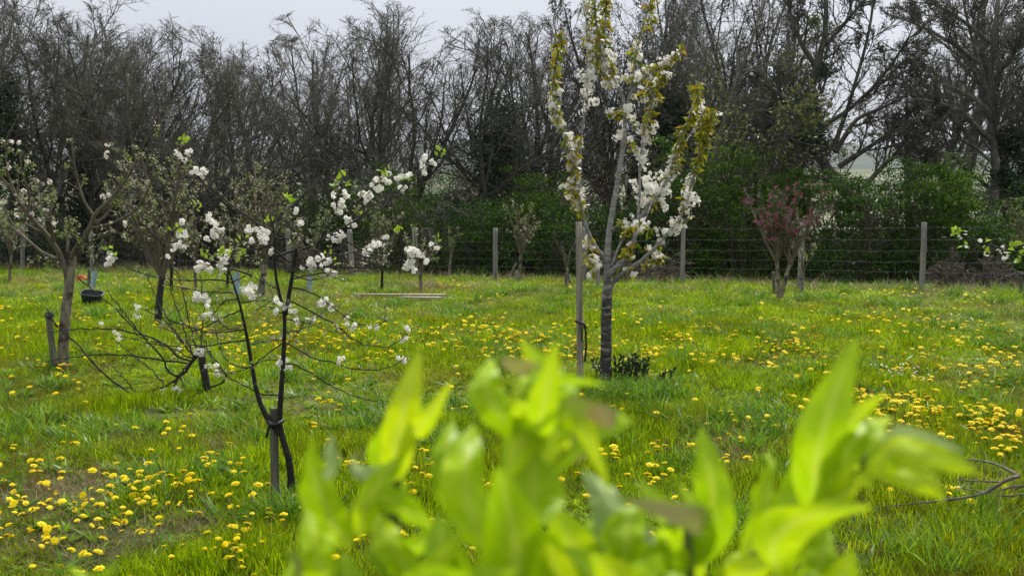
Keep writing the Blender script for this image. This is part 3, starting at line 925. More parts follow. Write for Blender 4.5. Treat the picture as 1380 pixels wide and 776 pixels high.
pH = G(816, 516)
dH = float(pH[1])
stake('tall round wooden stake standing left of the white blossom cherry', (782, 522), (780, 299), 0.031, M_STAKE,
      tie=[([(775, 433, -.05), (780, 434, -.06), (787, 437, -.05), (790, 442, 0), (786, 434, .05), (776, 432, .04)], 0.011),
           ([(787, 437, -.05), (789, 445, -.03), (790, 465, -.02), (788, 487, -.02)], 0.009),
           ([(784, 440, -.05), (784, 460, -.05)], 0.008)], strap=True)
pB = G(390, 668); dB = float(pB[1])
stake('short grey stake tied to the forked cherry in front at left', (371, 668), (369, 550), 0.027, M_STAKE_DARK, square=True, d=dB - 0.02,
      tie=[([(360, 567, -.03), (366, 572, -.06), (374, 571, -.06), (381, 567, -.02), (381, 566, .05), (372, 568, .06), (362, 568, .03)], 0.012),
           ([(364, 571, -.05), (362, 577, -.05), (359, 589, -.04)], 0.008)], strap=True)
pA = G(85, 492); dA = float(pA[1])
stake('short leaning stake beside the left apple tree with a dark tie', (73, 488), (65, 423), 0.034, M_STAKE_DARK, d=dA - 0.15,
      tie=[([(61, 424, -.04), (66, 428, -.05), (71, 425, -.03), (70, 422, .04), (62, 422, .04)], 0.016),
           ([(62, 421, -.02), (70, 428, .0), (76, 440, .05)], 0.008)])
stake('thin dark stake left of the pink tree', (1044, 396), (1042, 366), 0.028, M_STAKE_DARK)
stake('pale stake with dark tie holding the sapling right of the pink tree', (1080, 392), (1079, 357), 0.03, M_POST,
      tie=[([(1076, 374, -.03), (1080, 376, -.05), (1084, 374, -.02), (1080, 372, .05)], 0.012)])
stake('dark stake at the right edge under the blossom twig', (1376, 394), (1377, 366), 0.03, M_STAKE_DARK,
      tie=[([(1372, 368, -.03), (1377, 370, -.05), (1382, 368, -.02)], 0.012)])
stake('short square stake at the foot of the budding fence tree left of the tall stake', (697, 379), (697, 364), 0.06, M_POST, square=True)
stake('leaning brown brace board against the budding fence tree', (684, 374), (696, 354), 0.03, M_DEADWOOD, square=True, name='brace_board')
stake('short dark stake between the tall stake and the curved sapling', (763, 385), (763, 367), 0.03, M_STAKE_DARK)
stake('short weathered stake right of the tall stake below the left blossom branch', (806, 388), (806, 358), 0.035, M_POST)
stake('thin dark stake by the blue tube sapling near the bucket', (121, 386), (120, 362), 0.03, M_STAKE_DARK)
stake('weathered stake near the leaning blue tube below the forked cherry', (322, 393), (321, 366), 0.03, M_POST)

# ------------------------------------------------------------------ orchard trees: parts
def spurs(T, rng, part_from, per, ang=0.9, lr=0.12, K=4, rmin=0.0022, lmin=0.05, up=0.05):
    P, R = part_from
    return sprout(rng, P, R, per, 0.25, 0.98, ang, lr, K, 0.2, up, 0.5, rmin, 0.4, lmin=lmin)


# --- left apple tree with pink and pale green buds
T = Traced(51, dA)
T.br([(85, 497), (85, 470), (87, 440), (90, 410), (94, 378), (96, 355), (96, 338)], 8.0, 6.2, 'trunk', 0.02, 24)
T.br([(92, 385), (90, 365), (84, 350), (74, 331), (62, 315), (50, 303), (38, 288), (24, 268), (10, 248), (-8, 228)], 5.2, 1.3, 'limbs', 0.5)
T.br([(85, 350), (70, 347), (57, 341), (45, 331), (34, 321), (18, 308), (-6, 292)], 3.4, 1.2, 'limbs', 0.5)
T.br([(46, 332), (32, 318), (16, 300), (4, 278)], 2.2, 0.9, 'limbs', 0.4)
T.br([(95, 350), (103, 333), (117, 317), (123, 303), (126, 288), (143, 276), (158, 257), (174, 237), (187, 212), (200, 182)], 4.8, 0.9, 'limbs', 0.5)
T.br([(124, 300), (138, 296), (148, 284), (149, 274), (165, 250), (178, 225)], 2.6, 0.9, 'limbs', 0.5)
T.br([(122, 308), (145, 303), (162, 296), (181, 285), (195, 266), (207, 238)], 2.6, 0.9, 'limbs', 0.5)
T.br([(125, 289), (115, 275), (107, 254), (100, 224), (97, 192)], 2.4, 1.0, 'limbs', 0.4)
T.br([(74, 333), (70, 310), (68, 285), (67, 258)], 2.0, 0.8, 'limbs', 0.4)
T.br([(62, 316), (56, 290), (52, 262), (48, 236)], 2.0, 0.8, 'limbs', 0.4)
T.br([(90, 340), (92, 322), (93, 305)], 2.4, 1.4, 'limbs', 0.3)
T.br([(95, 350), (104, 340), (113, 334), (122, 326), (138, 318), (160, 312)], 2.2, 0.8, 'limbs', 0.4)
T.br([(98, 345), (108, 322), (98, 306), (92, 300)], 2.2, 1.0, 'limbs', 0.4)
T.br([(38, 288), (40, 262), (30, 235), (26, 205)], 2.0, 0.8, 'limbs', 0.4)
T.br([(24, 268), (12, 240), (8, 215), (12, 195)], 1.8, 0.7, 'limbs', 0.4)
T.br([(80, 362), (70, 352), (64, 354)], 2.0, 1.5, 'limbs', 0.2)
root = thing('apple_tree', 'apple tree with pink and pale buds, far left, pale trunk with a dark scar', 'tree', pA)
mb = MB(); mb.tubes(*T.arr('trunk'), 10); mb.build('trunk', M_APPLE, root)
P, R = T.arr('limbs'); mb = MB(); mb.tubes(P, R, 6)
rng = T.rng
P2, R2 = sprout(rng, P, R, 7, 0.25, 1.0, 0.75, 0.30, 7, 0.14, 0.06, 0.5, 0.0038)
P3, R3 = sprout(rng, P2, R2, 5, 0.2, 1.0, 0.75, 0.35, 4, 0.16, 0.05, 0.6, 0.0028, lmin=0.05)
mb.tubes(P2, R2, 4); mb.tubes(P3, R3, 3); mb.build('branches', [M_APPLE_TWIG], root)
mb = MB()
for tip in np.concatenate([P3[:, -1], P2[:, -1]]):
    k = rng.random()
    if k < 0.36: leaves(mb, rng, tip + rng.normal(0, 0.012, (4, 3)), 0.028, 0)
    elif k < 0.48: leaves(mb, rng, tip + rng.normal(0, 0.018, (5, 3)), 0.04, 1, T=LEAF_T, F=LEAF_F)
mb.build('foliage', [M_BUD, M_BUDLEAF2], root)
mb = MB()
for (x, y, r_) in ((15, 192, 4), (26, 193, 3), (38, 218, 4), (3, 245, 5), (49, 244, 4), (62, 283, 4), (57, 295, 6), (73, 300, 6), (42, 289, 5), (33, 258, 4), (22, 290, 4), (145, 195, 4), (144, 206, 4), (143, 212, 3), (138, 265, 5), (146, 262, 4), (168, 302, 5), (67, 245, 4), (12, 226, 4)):
    c = W(x, y, T.depth(x, y)); s_ = r_ * dA / FPX
    flowers(mb, rng, c, s_ * 0.8, int(5 + r_), 0.017, 0, 1)
mb.build('blossom', [M_PETAL_PINKISH, M_EYE], root)

# --- sprawling low tree behind the forked cherry
pC = G(279, 524); dC = float(pC[1])
T = Traced(52, dC)
T.br([(283, 528), (277, 510), (273, 490), (271, 468)], 5.5, 5.0, 'trunk', 0.02, 24)
T.br([(270, 474), (262, 484), (252, 497), (241, 509), (228, 518), (212, 524), (198, 527), (180, 529)], 4.5, 1.2, 'limbs', 0.3, 22, jit=0.005)
T.br([(272, 470), (258, 487), (248, 498), (240, 510), (233, 520)], 3.6, 1.5, 'limbs', 0.25, 22, jit=0.005)
T.br([(244, 508), (231, 507), (222, 490), (214, 477), (203, 463), (189, 449), (174, 436), (155, 415), (137, 400), (120, 387), (103, 373)], 2.4, 1.0, 'limbs', 0.6, 22, jit=0.006)
T.br([(195, 455), (179, 437), (164, 417), (152, 402), (145, 391)], 1.8, 0.9, 'limbs', 0.3, 22, jit=0.005)
T.br([(258, 490), (232, 487), (206, 483), (178, 478), (150, 477), (120, 478), (90, 482), (60, 488)], 2.2, 0.8, 'limbs', 0.6, 22, jit=0.006)
T.br([(256, 486), (240, 480), (222, 464), (195, 452), (165, 445), (140, 443), (115, 443), (88, 445), (62, 448)], 2.4, 0.8, 'limbs', 0.6, 22, jit=0.006)
T.br([(214, 523), (193, 534), (176, 530), (155, 516), (136, 501), (121, 485), (106, 465), (92, 452), (80, 440), (71, 430), (62, 414)], 2.4, 1.1, 'limbs', 0.4, 22, jit=0.006)
T.br([(183, 529), (170, 512), (160, 503), (150, 492)], 1.3, 0.7, 'limbs', 0.3, 22, jit=0.005)
T.br([(222, 522), (214, 508), (200, 495), (182, 480), (160, 462), (150, 455)], 1.6, 0.7, 'limbs', 0.4, 22, jit=0.006)
T.br([(240, 505), (248, 520), (254, 533)], 1.2, 0.6, 'limbs', 0.3, 22, jit=0.005)
T.br([(262, 482), (250, 450), (238, 415), (230, 390), (222, 372)], 2.0, 0.8, 'limbs', 0.4, 22, jit=0.006)
T.br([(266, 476), (256, 440), (250, 410), (245, 385), (232, 350)], 2.0, 0.8, 'limbs', 0.4, 22, jit=0.006)
T.br([(256, 474), (232, 440), (216, 412), (206, 390), (196, 366)], 1.8, 0.7, 'limbs', 0.4, 22, jit=0.006)
T.br([(271, 472), (273, 440), (275, 405), (270, 370)], 1.6, 0.7, 'limbs', 0.3, 22, jit=0.005)
T.br([(260, 478), (240, 455), (222, 430), (206, 410)], 1.6, 0.7, 'limbs', 0.3, 22, jit=0.005)
T.br([(283, 522), (297, 517), (307, 509), (300, 498), (288, 484), (277, 462), (268, 440)], 2.2, 0.9, 'limbs', 0.3, 22, jit=0.005)
T.br([(262, 486), (235, 470), (205, 460), (170, 445), (150, 440)], 1.6, 0.7, 'limbs', 0.4, 22, jit=0.006)
root = thing('sprawling_cherry', 'low sprawling fruit tree with arching stems just left of the forked cherry', 'tree', pC)
mb = MB(); mb.tubes(*T.arr('trunk'), 8); mb.build('trunk', M_DARKTWIG, root)
P, R = T.arr('limbs'); R = np.maximum(R * 0.68 * T.rng.uniform(0.88, 1.14, R.shape), 0.003); mb = MB(); mb.tubes(P, R, 6)
rng = T.rng
P2, R2 = sprout(rng, P, R, 6, 0.3, 1.0, 0.8, 0.14, 6, 0.2, 0.08, 0.55, 0.0024)
mb.tubes(P2, R2, 4); mb.build('branches', [M_DARKTWIG], root)
mb = MB(); me_ = MB()
for (x, y, r_) in ((184, 417, 7), (186, 425, 4), (163, 455, 6), (158, 451, 4), (228, 526, 9), (222, 532, 6), (236, 524, 6), (215, 530, 4), (268, 472, 8), (262, 476, 4), (277, 494, 5), (137, 437, 3), (240, 470, 3)):
    c = W(x, y, T.depth(x, y)); s_ = r_ * dC / FPX
    for _ in range(3): flowers(mb, rng, c + rng.normal(0, 0.5, 3) * s_, s_ * 0.5, int(2 + r_ * 0.5), 0.017, 0, 1)
for (x, y) in ((150, 415), (158, 432), (162, 438), (170, 446), (185, 455), (200, 455), (245, 465)):
    c = W(x, y, T.depth(x, y)); leaves(me_, rng, c + rng.normal(0, 0.02, (7, 3)), 0.04, 0, T=LEAF_T, F=LEAF_F)
mb.build('blossom', [M_PETAL, M_EYE], root); me_.build('leaves', [M_BUDLEAF], root)

# --- forked cherry with scattered white blossom, in front at left
T = Traced(53, dB)
T.br([(390, 672), (393, 645), (389, 615), (380, 590), (376, 570), (378, 540), (381, 500), (383, 460), (384, 425), (378, 402), (372, 378), (370, 350), (370, 325), (369, 303), (363, 290)], 6.2, 1.0, 'trunk', 0.1, 28)
T.br([(378, 583), (366, 572), (352, 548), (344, 520), (339, 490), (334, 460), (328, 430), (322, 405), (315, 384), (308, 362), (300, 345)], 4.5, 0.9, 'trunk', 0.15, 28)
T.br([(384, 424), (389, 400), (394, 370), (398, 345), (399, 336)], 3.5, 2.0, 'trunk', 0.1, 28)
LB = [
    ([(339, 371), (314, 363), (290, 354), (266, 344), (235, 328), (215, 322), (196, 312)], 1.9, 0.8),
    ([(312, 364), (300, 360), (277, 355), (250, 352), (223, 348), (204, 333), (196, 320)], 1.8, 0.8),
    ([(314, 382), (297, 377), (262, 378), (229, 377), (205, 373), (185, 366), (160, 356), (150, 345)], 1.8, 0.8),
    ([(314, 395), (290, 394), (273, 393), (244, 387), (225, 384)], 1.6, 0.8),
    ([(321, 403), (304, 404), (293, 416), (285, 427), (277, 436)], 1.6, 0.8),
    ([(325, 418), (304, 426), (284, 437), (266, 446), (240, 449), (214, 440)], 1.8, 0.8),
    ([(328, 435), (320, 442), (308, 443), (299, 438), (293, 430)], 1.6, 0.8),
    ([(331, 443), (308, 447), (285, 448), (262, 443), (238, 435), (210, 424), (188, 415)], 1.9, 0.8),
    ([(334, 458), (310, 461), (285, 465), (254, 466), (225, 466), (195, 462), (165, 452)], 1.9, 0.8),
    ([(341, 497), (318, 493), (302, 482), (294, 462), (289, 437), (286, 415)], 1.7, 0.7),
    ([(379, 533), (352, 530), (333, 522), (308, 509), (289, 490), (274, 462), (264, 446)], 1.9, 0.8),
    ([(380, 463), (360, 477), (341, 493), (323, 500), (302, 503), (284, 500)], 1.7, 0.7),
    ([(340, 464), (352, 460), (368, 458), (382, 458)], 1.5, 1.2),
    ([(344, 490), (356, 485), (370, 485), (381, 487)], 1.4, 1.1),
    ([(370, 329), (347, 336), (324, 334), (306, 325), (290, 312)], 2.0, 0.8),
    ([(371, 360), (347, 350), (324, 345), (312, 347)], 1.8, 0.8),
    ([(375, 390), (360, 382), (348, 376), (336, 372)], 1.8, 0.9),
    ([(326, 408), (341, 405), (358, 405), (374, 411)], 1.5, 0.9),
    ([(369, 312), (342, 298), (320, 283), (302, 268), (287, 252), (276, 238), (262, 216), (249, 193)], 2.4, 0.9),
    ([(370, 345), (400, 337), (421, 331), (443, 318), (464, 305), (485, 295), (511, 284), (525, 272), (539, 254), (556, 238), (574, 222), (596, 208)], 3.0, 0.8),
    ([(430, 325), (436, 315), (448, 300), (464, 286), (485, 271), (500, 258), (511, 243), (521, 234)], 1.9, 0.8),
    ([(446, 302), (452, 285), (456, 268), (462, 246)], 1.5, 0.7),
    ([(468, 303), (478, 290), (490, 276)], 1.3, 0.7),
    ([(397, 338), (432, 342), (460, 343), (486, 338), (500, 334)], 1.7, 0.8),
    ([(447, 318), (466, 325), (485, 335), (503, 343), (520, 354), (540, 360), (562, 355)], 1.8, 0.9),
    ([(372, 338), (393, 355), (414, 359), (450, 361), (507, 361), (530, 355), (556, 345), (573, 337), (592, 326)], 2.3, 0.8),
    ([(512, 361), (518, 345), (524, 338), (530, 330)], 1.3, 0.7),
    ([(391, 377), (405, 372), (433, 368), (465, 368), (495, 364), (512, 361)], 1.7, 0.8),
    ([(393, 371), (418, 378), (444, 372)], 1.5, 0.7),
    ([(390, 388), (408, 390), (429, 399), (450, 414), (465, 427), (482, 437), (499, 440), (512, 438), (523, 431)], 1.8, 0.8),
    ([(386, 405), (403, 410), (433, 427), (459, 442), (476, 457), (495, 466), (520, 469), (539, 459), (557, 441)], 1.9, 0.8),
    ([(384, 447), (408, 444), (422, 433), (437, 419), (445, 405)], 1.8, 0.8),
    ([(383, 461), (401, 470), (422, 484), (450, 488), (471, 496), (507, 499), (530, 494), (546, 481)], 1.8, 0.8),
    ([(383, 430), (400, 432), (416, 436), (445, 446), (465, 448)], 1.4, 0.7),
    ([(381, 488), (396, 491), (420, 503), (448, 520), (475, 533), (506, 541)], 1.8, 0.7),
    ([(382, 470), (395, 456), (404, 445), (410, 432)], 1.3, 0.7),
    ([(371, 322), (385, 322), (405, 320), (425, 328)], 1.7, 0.9),
    ([(383, 425), (370, 415), (355, 412), (345, 418)], 1.4, 0.7),
    ([(314, 380), (305, 372), (292, 345), (281, 335), (266, 322)], 1.4, 0.7),
    ([(313, 381), (330, 372), (340, 358), (352, 340)], 1.4, 0.7),
    ([(371, 350), (352, 356), (330, 350), (310, 335)], 1.4, 0.7),
]
for pts, a, b_ in LB: T.br(pts, a * 0.85, b_ * 0.8, 'branches', 0.7, 22, jit=0.0028)
root = thing('cherry_tree', 'young forked cherry with dark stems and scattered white blossom, in front at left', 'tree', pB)
mb = MB(); mb.tubes(*T.arr('trunk'), 10); mb.build('trunk', M_DARKBARK, root)
rng = T.rng
P, R = T.arr('branches'); R = np.maximum(R * 0.8 * T.rng.uniform(0.88, 1.14, R.shape), 0.0028); mb = MB(); mb.tubes(P, R, 6)
P2, R2 = sprout(rng, P, R, 5, 0.3, 1.0, 0.9, 0.05, 3, 0.2, 0.1, 0.7, 0.0022, lmin=0.015)
mb.tubes(P2, R2, 4)
P5, R5 = sprout(rng, P, R, 5, 0.25, 1.0, 0.75, 0.17, 7, 0.2, 0.08, 0.6, 0.0023)
mb.tubes(P5, R5, 4); P2 = np.concatenate([P2[:, -1:], P5[:, -1:], P5[:, 4:5]])
mb.build('branches', [M_DARKTWIG], root)
BLO = [(244, 209, 6), (249, 214, 6), (254, 206, 5), (266, 232, 7), (271, 233, 6), (277, 230, 4), (243, 322, 7), (240, 331, 6), (247, 318, 5), (281, 295, 6), (287, 301, 7), (291, 308, 7), (287, 313, 6), (285, 318, 6), (348, 314, 9), (358, 316, 9), (352, 322, 9), (336, 310, 5),
       (268, 357, 8), (278, 361, 7), (284, 363, 5), (297, 351, 8), (303, 348, 6), (299, 362, 6), (333, 388, 9), (340, 392, 9), (337, 384, 5), (336, 397, 7), (266, 399, 7), (273, 400, 7), (270, 404, 6), (281, 410, 6), (281, 420, 6), (284, 425, 5),
       (376, 411, 7), (388, 409, 6), (384, 415, 4), (148, 348, 8), (144, 353, 5), (153, 353, 5), (243, 335, 6), (272, 477, 5), (290, 500, 6), (383, 493, 8), (378, 490, 6), (389, 496, 5), (430, 410, 7), (436, 411, 7), (395, 421, 4), (399, 433, 5), (417, 429, 5), (448, 414, 5), (479, 438, 5), (467, 431, 4), (508, 441, 5), (540, 453, 5), (548, 443, 4), (456, 488, 5), (460, 482, 4), (536, 485, 5), (545, 484, 4),
       (453, 268, 5), (461, 271, 7), (468, 260, 6), (454, 283, 7), (460, 281, 5), (450, 321, 7), (460, 317, 7), (457, 326, 6), (469, 298, 6), (471, 308, 5), (490, 262, 7), (496, 262, 6), (494, 268, 5), (506, 249, 7), (518, 244, 6), (516, 254, 6), (520, 236, 5), (541, 243, 7), (544, 254, 6), (553, 236, 5), (549, 241, 4), (568, 231, 7), (572, 227, 5), (575, 217, 7), (581, 218, 6),
       (497, 333, 8), (502, 330, 7), (492, 337, 5), (510, 331, 7), (518, 317, 5), (552, 346, 9), (558, 343, 8), (566, 339, 7), (548, 360, 7), (555, 361, 6), (572, 350, 5), (586, 332, 5), (425, 354, 8), (420, 357, 6), (438, 352, 7), (442, 355, 5), (446, 367, 7), (415, 360, 5), (306, 340, 4), (248, 300, 4), (225, 346, 3), (397, 285, 5), (404, 300, 4), (365, 339, 4)]
mb = MB()
for (x, y, r_) in BLO:
    c = W(x, y, T.depth(x, y)); s_ = r_ * dB / FPX
    k = max(1, int(r_ / 2.6))
    for _ in range(k + 1):                      # loose bunches on short stalks rather than one ball
        flowers(mb, rng, c + rng.normal(0, 0.55, 3) * s_, s_ * 0.5, int(2 + r_ * 0.55), 0.0165, 0, 1)
mb.build('blossom', [M_PETAL, M_EYE], root)
mb = MB()
for (x, y, n) in ((248, 189, 9), (462, 246, 8), (521, 233, 7), (597, 208, 8), (550, 238, 5), (297, 343, 8), (275, 348, 5), (538, 310, 6), (363, 300, 5), (391, 268, 8), (483, 287, 4), (590, 322, 5), (446, 350, 4), (340, 380, 6), (350, 376, 6), (325, 340, 5), (266, 278, 5), (234, 308, 5), (425, 398, 3), (322, 325, 4), (152, 338, 5), (316, 345, 4)):
    c = W(x, y, T.depth(x, y))
    leaves(mb, rng, c + rng.normal(0, 0.016, (n, 3)), 0.042, 0, d=nrm(rng.normal(0, 0.7, (n, 3)) + np.array([0, 0, 0.7])), T=LEAF_T, F=LEAF_F)
mb.build('leaves', [M_BUDLEAF], root)
mb = MB()
for tip in P2[:, -1]:
    if rng.random() < 0.55: leaves(mb, rng, tip + rng.normal(0, 0.006, (4, 3)), 0.018, 0)
mb.build('foliage', [M_BUD], root)

# --- white blossom cherry with bronze shoots
T = Traced(54, dH)
T.br([(815, 520), (816, 500), (817, 460), (817, 430), (818, 400), (820, 382)], 8.4, 7.0, 'trunk', 0.02, 24)
T.br([(819, 392), (818, 360), (819, 330), (822, 305), (827, 275), (833, 240), (838, 210), (842, 180), (843, 150), (839, 127), (827, 105), (815, 85), (808, 60), (803, 30), (800, -25)], 5.2, 1.2, 'leader', 0.1, 24)
HB = [
    ([(818, 350), (804, 337), (794, 319), (787, 298), (781, 270), (775, 240), (768, 210), (760, 185), (752, 165), (747, 140), (745, 112), (749, 82), (757, 44)], 3.2, 0.9),
    ([(781, 260), (782, 215), (784, 175), (792, 140), (790, 100), (792, 60), (789, 20), (788, -20)], 2.0, 0.8),
    ([(816, 88), (814, 60), (816, 30), (818, -20)], 1.8, 0.8),
    ([(842, 150), (850, 124), (866, 106), (886, 95), (904, 78), (916, 68)], 2.2, 0.9),
    ([(850, 120), (855, 90), (858, 65), (866, 35), (882, -15)], 1.8, 0.7),
    ([(860, 296), (862, 250), (862, 225), (865, 200), (868, 170), (873, 150), (885, 120), (894, 98)], 2.4, 0.8),
    ([(820, 370), (842, 350), (851, 335), (856, 315), (863, 295), (871, 280), (882, 268), (895, 252), (906, 225), (915, 195), (925, 168), (935, 140), (938, 112)], 4.4, 0.9),
    ([(819, 390), (835, 370), (850, 362), (866, 352), (880, 336), (892, 324), (906, 308), (920, 290), (928, 262), (936, 235), (941, 213), (950, 190), (958, 165), (961, 148)], 3.8, 0.8),
    ([(824, 358), (835, 330), (850, 305), (857, 294)], 1.8, 1.0),
    ([(820, 312), (835, 303), (850, 300), (858, 302)], 1.8, 0.9),
    ([(941, 214), (943, 190), (948, 160), (940, 120)], 1.2, 0.7),
    ([(915, 195), (925, 190), (935, 175), (950, 145)], 1.2, 0.7),
    ([(838, 365), (845, 340), (858, 325)], 1.4, 0.9),
    ([(880, 268), (872, 290), (866, 305)], 1.2, 0.8),
    ([(866, 352), (880, 352), (897, 345)], 1.2, 0.8),
    ([(814, 352), (800, 360), (792, 352)], 1.4, 0.8),
    ([(843, 160), (835, 150), (825, 160)], 1.2, 0.8),
    ([(886, 95), (878, 110), (862, 130)], 1.2, 0.8),
]
for pts, a, b_ in HB: T.br(pts, a, b_, 'branches', 0.55, 20)
root = thing('blossom_cherry', 'tall white blossom cherry with bronze leafy shoots beside the tall round stake', 'tree', pH)
tr = MB(); tr.tubes(*T.arr('trunk'), 12)
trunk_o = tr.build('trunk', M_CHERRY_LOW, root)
mbt = MB(); mbt.tubes(*T.arr('leader'), 9); mbt.tubes(*T.arr('branches'), 7)
rng = T.rng


def sleeve(pts, w, n_per, kind, mb_f, mb_l):
    """blossom or leaves wrapped along a shoot (pixels); w = half width in pixels"""
    pts = np.array(pts, float)
    L = np.concatenate([[0], np.cumsum(np.linalg.norm(np.diff(pts, axis=0), axis=1))])
    n = max(2, int(L[-1] / 4))
    for t in np.linspace(0, L[-1], n):
        x, y = np.interp(t, L, pts[:, 0]), np.interp(t, L, pts[:, 1])
        c = W(x, y, T.depth(x, y)); sc = dH / FPX
        if 'b' in kind and rng.random() < 0.95:
            c2 = c + rng.normal(0, 1, 3) * w * 0.42 * sc
            flowers(mb_f, rng, c2, w * sc * rng.uniform(0.4, 0.95), int(n_per * rng.uniform(0.9, 2.1)) + 1, 0.0195, 2 if rng.random() < 0.12 else 0, 1)
        if 'l' in kind:
            k = max(2, int(n_per * (0.45 if 'b' in kind else 1.1)))
            az = rng.uniform(0, 6.28, k)
            d = np.stack([np.cos(az), np.sin(az), rng.normal(-0.7, 0.5, k)], -1)
            leaves(mb_l, rng, c + rng.normal(0, 0.012, (k, 3)), 0.074, 0, d=d, T=LEAF_T, F=LEAF_F, wid=0.62)


fl, lf = MB(), MB()
for pts, w, n, k in (
        ([(757, 42), (750, 75), (746, 120)], 5, 5, 'l'), ([(745, 125), (748, 145), (757, 172)], 10, 11, 'bl'), ([(762, 180), (768, 195)], 5, 6, 'bl'),
        ([(778, 182), (775, 200), (773, 225)], 8, 10, 'bl'), ([(770, 210), (775, 240), (778, 262)], 8, 9, 'bl'), ([(768, 245), (772, 262), (779, 285)], 8, 9, 'bl'), ([(786, 270), (784, 290)], 6, 6, 'bl'),
        ([(793, 322), (796, 338), (800, 352), (797, 366)], 8, 10, 'bl'),
        ([(788, -10), (791, 25), (793, 55)], 6, 4, 'bl'), ([(793, 60), (795, 85)], 8, 7, 'bl'), ([(794, 92), (795, 112), (791, 132)], 11, 14, 'b'), ([(786, 140), (786, 155)], 6, 5, 'b'),
        ([(818, -10), (816, 20), (816, 45), (818, 72)], 8, 6, 'l'), ([(806, 40), (806, 70), (808, 90)], 9, 6, 'l'), ([(800, 0), (804, 30)], 5, 5, 'l'), ([(818, 75), (826, 88), (832, 106)], 11, 12, 'bl'), ([(812, 95), (818, 112)], 8, 8, 'bl'),
        ([(845, 142), (838, 150), (828, 150)], 11, 13, 'bl'), ([(848, 158), (855, 168)], 8, 8, 'bl'), ([(835, 168), (836, 185)], 7, 8, 'b'), ([(850, 190), (854, 204)], 6, 7, 'bl'),
        ([(858, 62), (857, 78), (852, 88)], 8, 10, 'bl'), ([(866, 40), (862, 55)], 4, 3, 'l'), ([(884, -12), (879, 20), (874, 34)], 5, 4, 'l'),
        ([(846, 104), (858, 108), (870, 103)], 10, 10, 'bl'), ([(872, 92), (886, 92), (905, 78), (915, 70)], 9, 12, 'bl'), ([(870, 122), (885, 112), (898, 100)], 8, 10, 'bl'), ([(855, 128), (866, 128)], 8, 8, 'bl'),
        ([(893, 106), (886, 122), (880, 140), (875, 160)], 5, 5, 'l'), ([(876, 168), (870, 185), (866, 205), (866, 228)], 10, 12, 'b'), ([(874, 165), (876, 190)], 5, 3, 'l'), ([(857, 200), (858, 205)], 6, 7, 'b'),
        ([(855, 248), (858, 262)], 8, 8, 'b'), ([(868, 275), (880, 262), (895, 250), (905, 240)], 13, 17, 'b'), ([(866, 262), (876, 248), (888, 240)], 11, 13, 'b'), ([(890, 270), (897, 280)], 8, 8, 'b'), ([(898, 238), (906, 225), (912, 205)], 8, 9, 'bl'), ([(885, 268), (880, 280)], 6, 3, 'l'),
        ([(908, 228), (914, 205), (922, 175), (930, 160)], 7, 6, 'l'), ([(930, 165), (940, 140), (939, 112)], 6, 6, 'l'), ([(915, 185), (918, 170)], 6, 7, 'l'),
        ([(862, 300), (866, 312)], 8, 9, 'bl'), ([(872, 300), (876, 318)], 5, 4, 'l'), ([(855, 338), (850, 344)], 7, 9, 'b'), ([(842, 362), (850, 368)], 6, 7, 'bl'),
        ([(868, 358), (880, 350), (892, 344)], 8, 9, 'bl'), ([(876, 338), (886, 334)], 7, 8, 'bl'),
        ([(888, 322), (898, 314), (908, 305), (918, 296)], 10, 13, 'b'), ([(920, 285), (924, 272), (930, 258)], 10, 12, 'b'), ([(928, 248), (934, 238)], 8, 9, 'bl'),
        ([(936, 232), (942, 212), (950, 190), (958, 168), (961, 150)], 6, 6, 'l'), ([(942, 190), (948, 165), (952, 145)], 6, 6, 'l')):
    sleeve(pts, w, n, k, fl, lf)
P, R = T.arr('branches')
P2, R2 = sprout(rng, P, R, 5, 0.35, 1.0, 0.5, 0.16, 6, 0.08, 0.1, 0.55, 0.003)
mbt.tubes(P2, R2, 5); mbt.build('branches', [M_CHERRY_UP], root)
for q in P2[rng.random(len(P2)) < 0.5]:
    k = rng.random()
    for c in q[2:]:
        if k < 0.5 and rng.random() < 0.7: flowers(fl, rng, c + rng.normal(0, 0.02, 3), 0.03, int(rng.integers(2, 6)), 0.0185, 0, 1)
        if k > 0.35:
            az = rng.uniform(0, 6.28, 3)
            leaves(lf, rng, np.tile(c, (3, 1)), 0.075, 0, d=np.stack([np.cos(az), np.sin(az), rng.normal(-0.6, 0.4, 3)], -1), T=LEAF_T, F=LEAF_F, wid=0.6)
fl.build('blossom', [M_PETAL, M_EYE, M_PETAL_PINKISH], root)
lf.build('leaves', [M_BRONZE], root)

